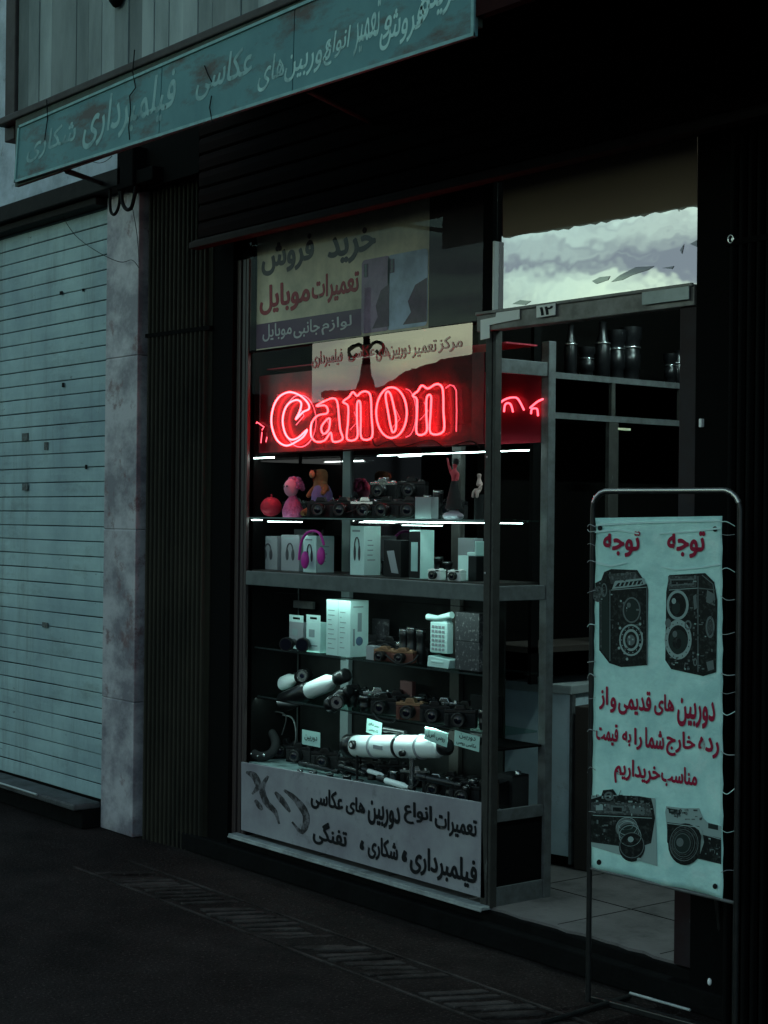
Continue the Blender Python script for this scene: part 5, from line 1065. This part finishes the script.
# twin lens camera, right
mb = MB()
pol([(670, 575), (706, 573), (715, 582), (718, 600), (717, 672), (704, 676), (672, 669), (666, 660), (667, 592)], 0, 0)
pol([(669, 576), (698, 576), (697, 587), (669, 589)], 4, 1); pol([(671, 579), (695, 578.5), (695, 584.5), (671, 586)], 2, 2); pol([(672.5, 580.5), (693.5, 580), (693.5, 583.2), (672.5, 584.4)], 0, 3)
ell(678.5, 605, 11, 15, 3, 1, rx2=8.6, ry2=12.2); ell(678.5, 605, 8, 11.5, 0, 1); ell(677, 608, 4, 6, 1, 2)
ell(679, 639.5, 13.5, 20, 3, 1, rx2=10, ry2=14.5); ell(679, 642, 9, 12.5, 1, 1); ell(678, 643, 4.5, 6, 0, 2); ell(669, 623, 3, 4.5, 2, 2); ell(689, 625, 3.5, 5, 2, 2, rx2=2, ry2=3)
pol([(694, 596), (697, 594), (698, 608), (695, 610)], 2, 1); pol([(708, 590), (715, 594), (716, 606), (707, 602)], 2, 1); ell(711, 627, 4.5, 11, 2, 1, rx2=2.8, ry2=8); ell(711, 627, 2.4, 7, 4, 1); pol([(707, 662), (714, 660), (715, 669), (709, 671)], 2, 1)
specks([(692, 590), (716, 592), (716, 670), (694, 668)], 44, 4); specks([(670, 577), (697, 577), (697, 586), (670, 588)], 12, 5); specks([(668, 655), (690, 660), (690, 670), (670, 668)], 14, 6)
edge([(699, 576), (699, 672)], 2); edge([(699, 588), (717, 590)], 2); edge([(670, 590), (699, 588)], 3, .35); edge([(703, 575), (714, 584), (716, 600)], 2)
ell(675, 601, 2.2, 3, 3, 5, n=10); ell(676, 634, 2.4, 3.4, 2, 5, n=10)
for t_ in range(16): ell(679 + 11.7 * math.cos(t_ * .39), 640 + 17.2 * math.sin(t_ * .39), .5, .7, 0, 5, n=6)
ell(696, 662, 2, 4, 2, 1, rx2=1, ry2=2.6)
world_part(mb, 'printed_camera', inks, proot)
# reflex camera with long lens, bottom left
mb = MB()
pol([(592, 846), (658, 866), (656, 798), (592, 795)], 3, -0)
pol([(592, 799), (602, 796), (604, 790), (614, 789), (618, 795), (640, 796), (652, 798), (654, 806), (656, 818), (652, 843), (636, 848), (592, 842)], 0, 1)
pol([(592, 802), (650, 803), (653, 816), (592, 813)], 4, 2); pol([(612, 805), (625, 806), (625, 813), (612, 812)], 2, 3); pol([(614, 807), (623, 807.5), (623, 811.5), (614, 811)], 0, 4)
pol([(630, 806), (645, 807), (646, 814), (631, 813)], 2, 3); ell(610, 796, 5, 4.5, 2, 3, rx2=3, ry2=2.6); pol([(597, 805), (604, 805), (604, 810), (597, 810)], 3, 3)
ell(627, 828, 10.5, 10, 2, 2); ell(629, 833, 10, 9.5, 1, 3); ell(627, 825, 8, 5, 3, 3, rx2=7, ry2=4); ell(633, 847, 13, 14.5, 0, 4); ell(633, 845, 12.4, 13, 2, 5, rx2=11.6, ry2=12.2); specks([(594, 800), (653, 801), (654, 815), (594, 812)], 46, 7); specks([(594, 792), (640, 796), (640, 800), (594, 798)], 20, 8); specks([(594, 818), (616, 820), (616, 842), (594, 840)], 14, 9)
for k_ in range(5): ell(628 + .8 * k_, 826 + 2.4 * k_, 10.4 + .2 * k_, 9 + .4 * k_, 2 if k_ % 2 else 3, 3.2 + .2 * k_, rx2=9.9 + .2 * k_, ry2=8.4 + .4 * k_)
edge([(594, 815), (653, 818)], 3, .35); edge([(606, 796), (620, 795), (622, 790)], 3, .4)
ell(632, 839, 3, 3, 3, 7, n=8); ell(640, 859, 2, 1.6, 3, 5, n=8)
world_part(mb, 'printed_camera', inks, proot)
# reflex camera, bottom right
mb = MB()
pol([(666, 812), (667, 806), (684, 808), (700, 808), (704, 818), (708, 822), (722, 826), (722, 864), (703, 860), (690, 856), (668, 830)], 3, 0)
pol([(668, 822), (700, 826), (704, 834), (722, 838), (722, 864), (702, 859), (678, 856), (668, 842)], 0, 1); pol([(669, 808), (683, 810), (681, 815), (670, 813)], 1, 1); pol([(709, 823), (719, 825), (719, 830), (709, 828)], 1, 1)
ell(686, 844, 17, 21, 0, 2); ell(685, 843, 14.5, 18, 2, 3, rx2=13.8, ry2=17.2); ell(683, 843, 9, 11, 1, 3); ell(681, 842, 3.6, 4.4, 2, 4); specks([(668, 808), (700, 810), (704, 822), (668, 820)], 30, 10); specks([(706, 838), (721, 840), (721, 862), (706, 858)], 16, 11)
for k_ in range(4): ell(685 - .5 * k_, 843, 13 - 1.6 * k_, 16 - 2 * k_, 2 if k_ % 2 else 4, 4 + .2 * k_, rx2=12.5 - 1.6 * k_, ry2=15.4 - 2 * k_)
edge([(668, 823), (700, 827), (704, 834), (722, 839)], 3, .4)
pol([(692, 824), (703, 828), (704, 842), (701, 854), (705, 842), (700, 830)], 3, 3)
world_part(mb, 'printed_camera', inks, proot)
for x, y in ((601, 528), (716, 529), (600, 862), (716, 886)):
    mb = MB(); ell(x, y, 2.4, 2.8, 0, 3, n=12); world_part(mb, 'eyelet', [m_ink], proot)
m_tape = mat('clear_tape', (.6, .85, .83), .15, spec=.8)
for pts in ([(597, 524), (640, 522), (722, 520), (722, 521.4), (640, 523.6), (597, 526)], [(596, 531), (618, 529), (640, 533), (640, 534.4), (618, 530.6), (596, 533)], [(660, 533), (690, 531), (722, 527), (722, 529), (690, 532.6), (660, 534.2)], [(597, 561), (612, 565), (628, 562), (628, 563.2), (612, 567), (597, 564)], [(662, 566), (676, 569), (700, 567), (722, 563), (722, 565), (700, 568.4), (676, 570.4), (662, 567)]):
    mb = MB(); pol(pts, 0, 4); world_part(mb, 'clear_tape', [m_tape], proot)
# ties along both sides
for i, (side, y) in enumerate([(0, y) for y in (527, 531, 546, 562, 590, 625, 661, 677, 697, 731, 770, 812)] + [(1, y) for y in (522, 534, 570, 596, 634, 673, 692, 711, 751, 790, 829, 872)]):
    if side == 0: pts = [sp(597, y, .008), sp(592, y - .5, .012), sp(587.5, y, .0)]
    else: pts = [sp(722.5, y, .008), sp(729, y + .5, .012), sp(735, y + 1, .0)]
    k_ = random.uniform(-.012, .012); pts[1].z += k_; pts[2].z += random.uniform(-.01, .01)
    mb = MB(); mb.tube(spline(pts, 3, False), random.choice([.0009, .0012, .0016]), n=5); world_part(mb, 'cable_tie', random.choice([m_boxw, m_alul, m_boxg]), proot)

# ================================================================ ACROSS THE STREET (seen as reflections)
def facade_house(x0, x1, y, h, label, mt):
    rt = empty('row_building', ((x0 + x1) / 2, y, 0), label, 'building', 'low buildings across the street')
    mb = MB(); mb.box(x0, x1, y - 8, y, G - .1, h); world_part(mb, 'wall', mt, rt)
    mb = MB(); mb.box(x0 - .1, x1 + .1, y - 8.1, y + .15, h, h + .25); world_part(mb, 'parapet', m_darkmetal, rt)
    mb = MB(); mb.box(x0 + (x1 - x0) * .3, x0 + (x1 - x0) * .3 + .9, y - 3, y - 2, h + .25, h + 1.2); world_part(mb, 'chimney', m_darkmetal, rt)
    for k in range(int((x1 - x0) / 3)):
        mb = MB(); mb.box(x0 + .8 + 3 * k, x0 + 2.4 + 3 * k, y, y + .04, 1.0, 2.4); world_part(mb, 'window', m_black, rt)
m_far = mat('far_wall', (.10, .09, .085), .9)
def hgt(x, y, Yw): d = ray(x, y); return (CAM + d * ((2 * YF - Yw) / d.y)).z
H0 = hgt(340, 402, -34)
for x0, x1, dh, lb in ((-92, -72, .6, 'tall end building with a chimney far down the other side of the street'), (-71.7, -58, -.2, 'low brown building across the road, mirrored at the left of the window film'),
                       (-57.7, -46, .25, 'middle building of the row across the road, mirrored behind the neon letters'), (-45.7, -30, -.4, 'lowest and longest building of the row across the road'), (-29.7, 10, .1, 'wide dark building across the road opposite the shop door')):
    facade_house(x0, x1, -34, H0 + dh, lb, m_far)
# street lamp standing across the road
d = ray(366, 392); d = Vector((d.x, d.y, d.z)); t = (YF + 11) / d.y; P = CAM + d * t; LX, LY, LZ = P.x, 2 * YF - P.y, P.z
root = empty('street_lamp', (LX, LY, G), 'ornate dark street lamp across the road, seen mirrored in the window film', 'street lamp')
mb = MB(); mb.lathe([(.16, 0), (.16, .3), (.09, .5), (.07, LZ - G - .1), (.16, LZ - G), (.17, LZ - G + .03), (.09, LZ - G + .25), (.055, LZ - G + .5), (.05, LZ - G + 1.6)], 0, 14); mb.build('post', m_black, root)
mb = MB(); zz = LZ - G + .62
for s_ in (-1, 1): mb.tube(spline([(0, 0, zz), (s_ * .2, 0, zz + .12), (s_ * .42, 0, zz + .05), (s_ * .35, 0, zz - .08), (s_ * .24, 0, zz - .02)], 5, False), .03, n=8)
mb.build('scroll_arm', m_black, root)
# vaulted hall roof
YH = YF + 16
def mir(x, y): d = ray(x, y); return CAM + d * (YH / d.y)
Pl, Pt = mir(352, 430), mir(476, 353); cxh = mir(478, 400).x; rx_ = cxh - Pl.x; rz_ = Pt.z - Pl.z
root = empty('vaulted_hall', (cxh, 2 * YF - YH, 0), 'dark hall with a round vaulted roof across the road', 'building')
mb = MB(); mb.prism([(rx_ * math.cos(t_), 0, Pl.z + rz_ * math.sin(t_)) for t_ in [i * math.pi / 30 for i in range(31)]], (0, -6, 0)); mb.build('roof', m_black, root)
mb = MB(); mb.box(-rx_, rx_, -5.8, -.2, G, Pl.z); mb.build('wall', m_far, root)
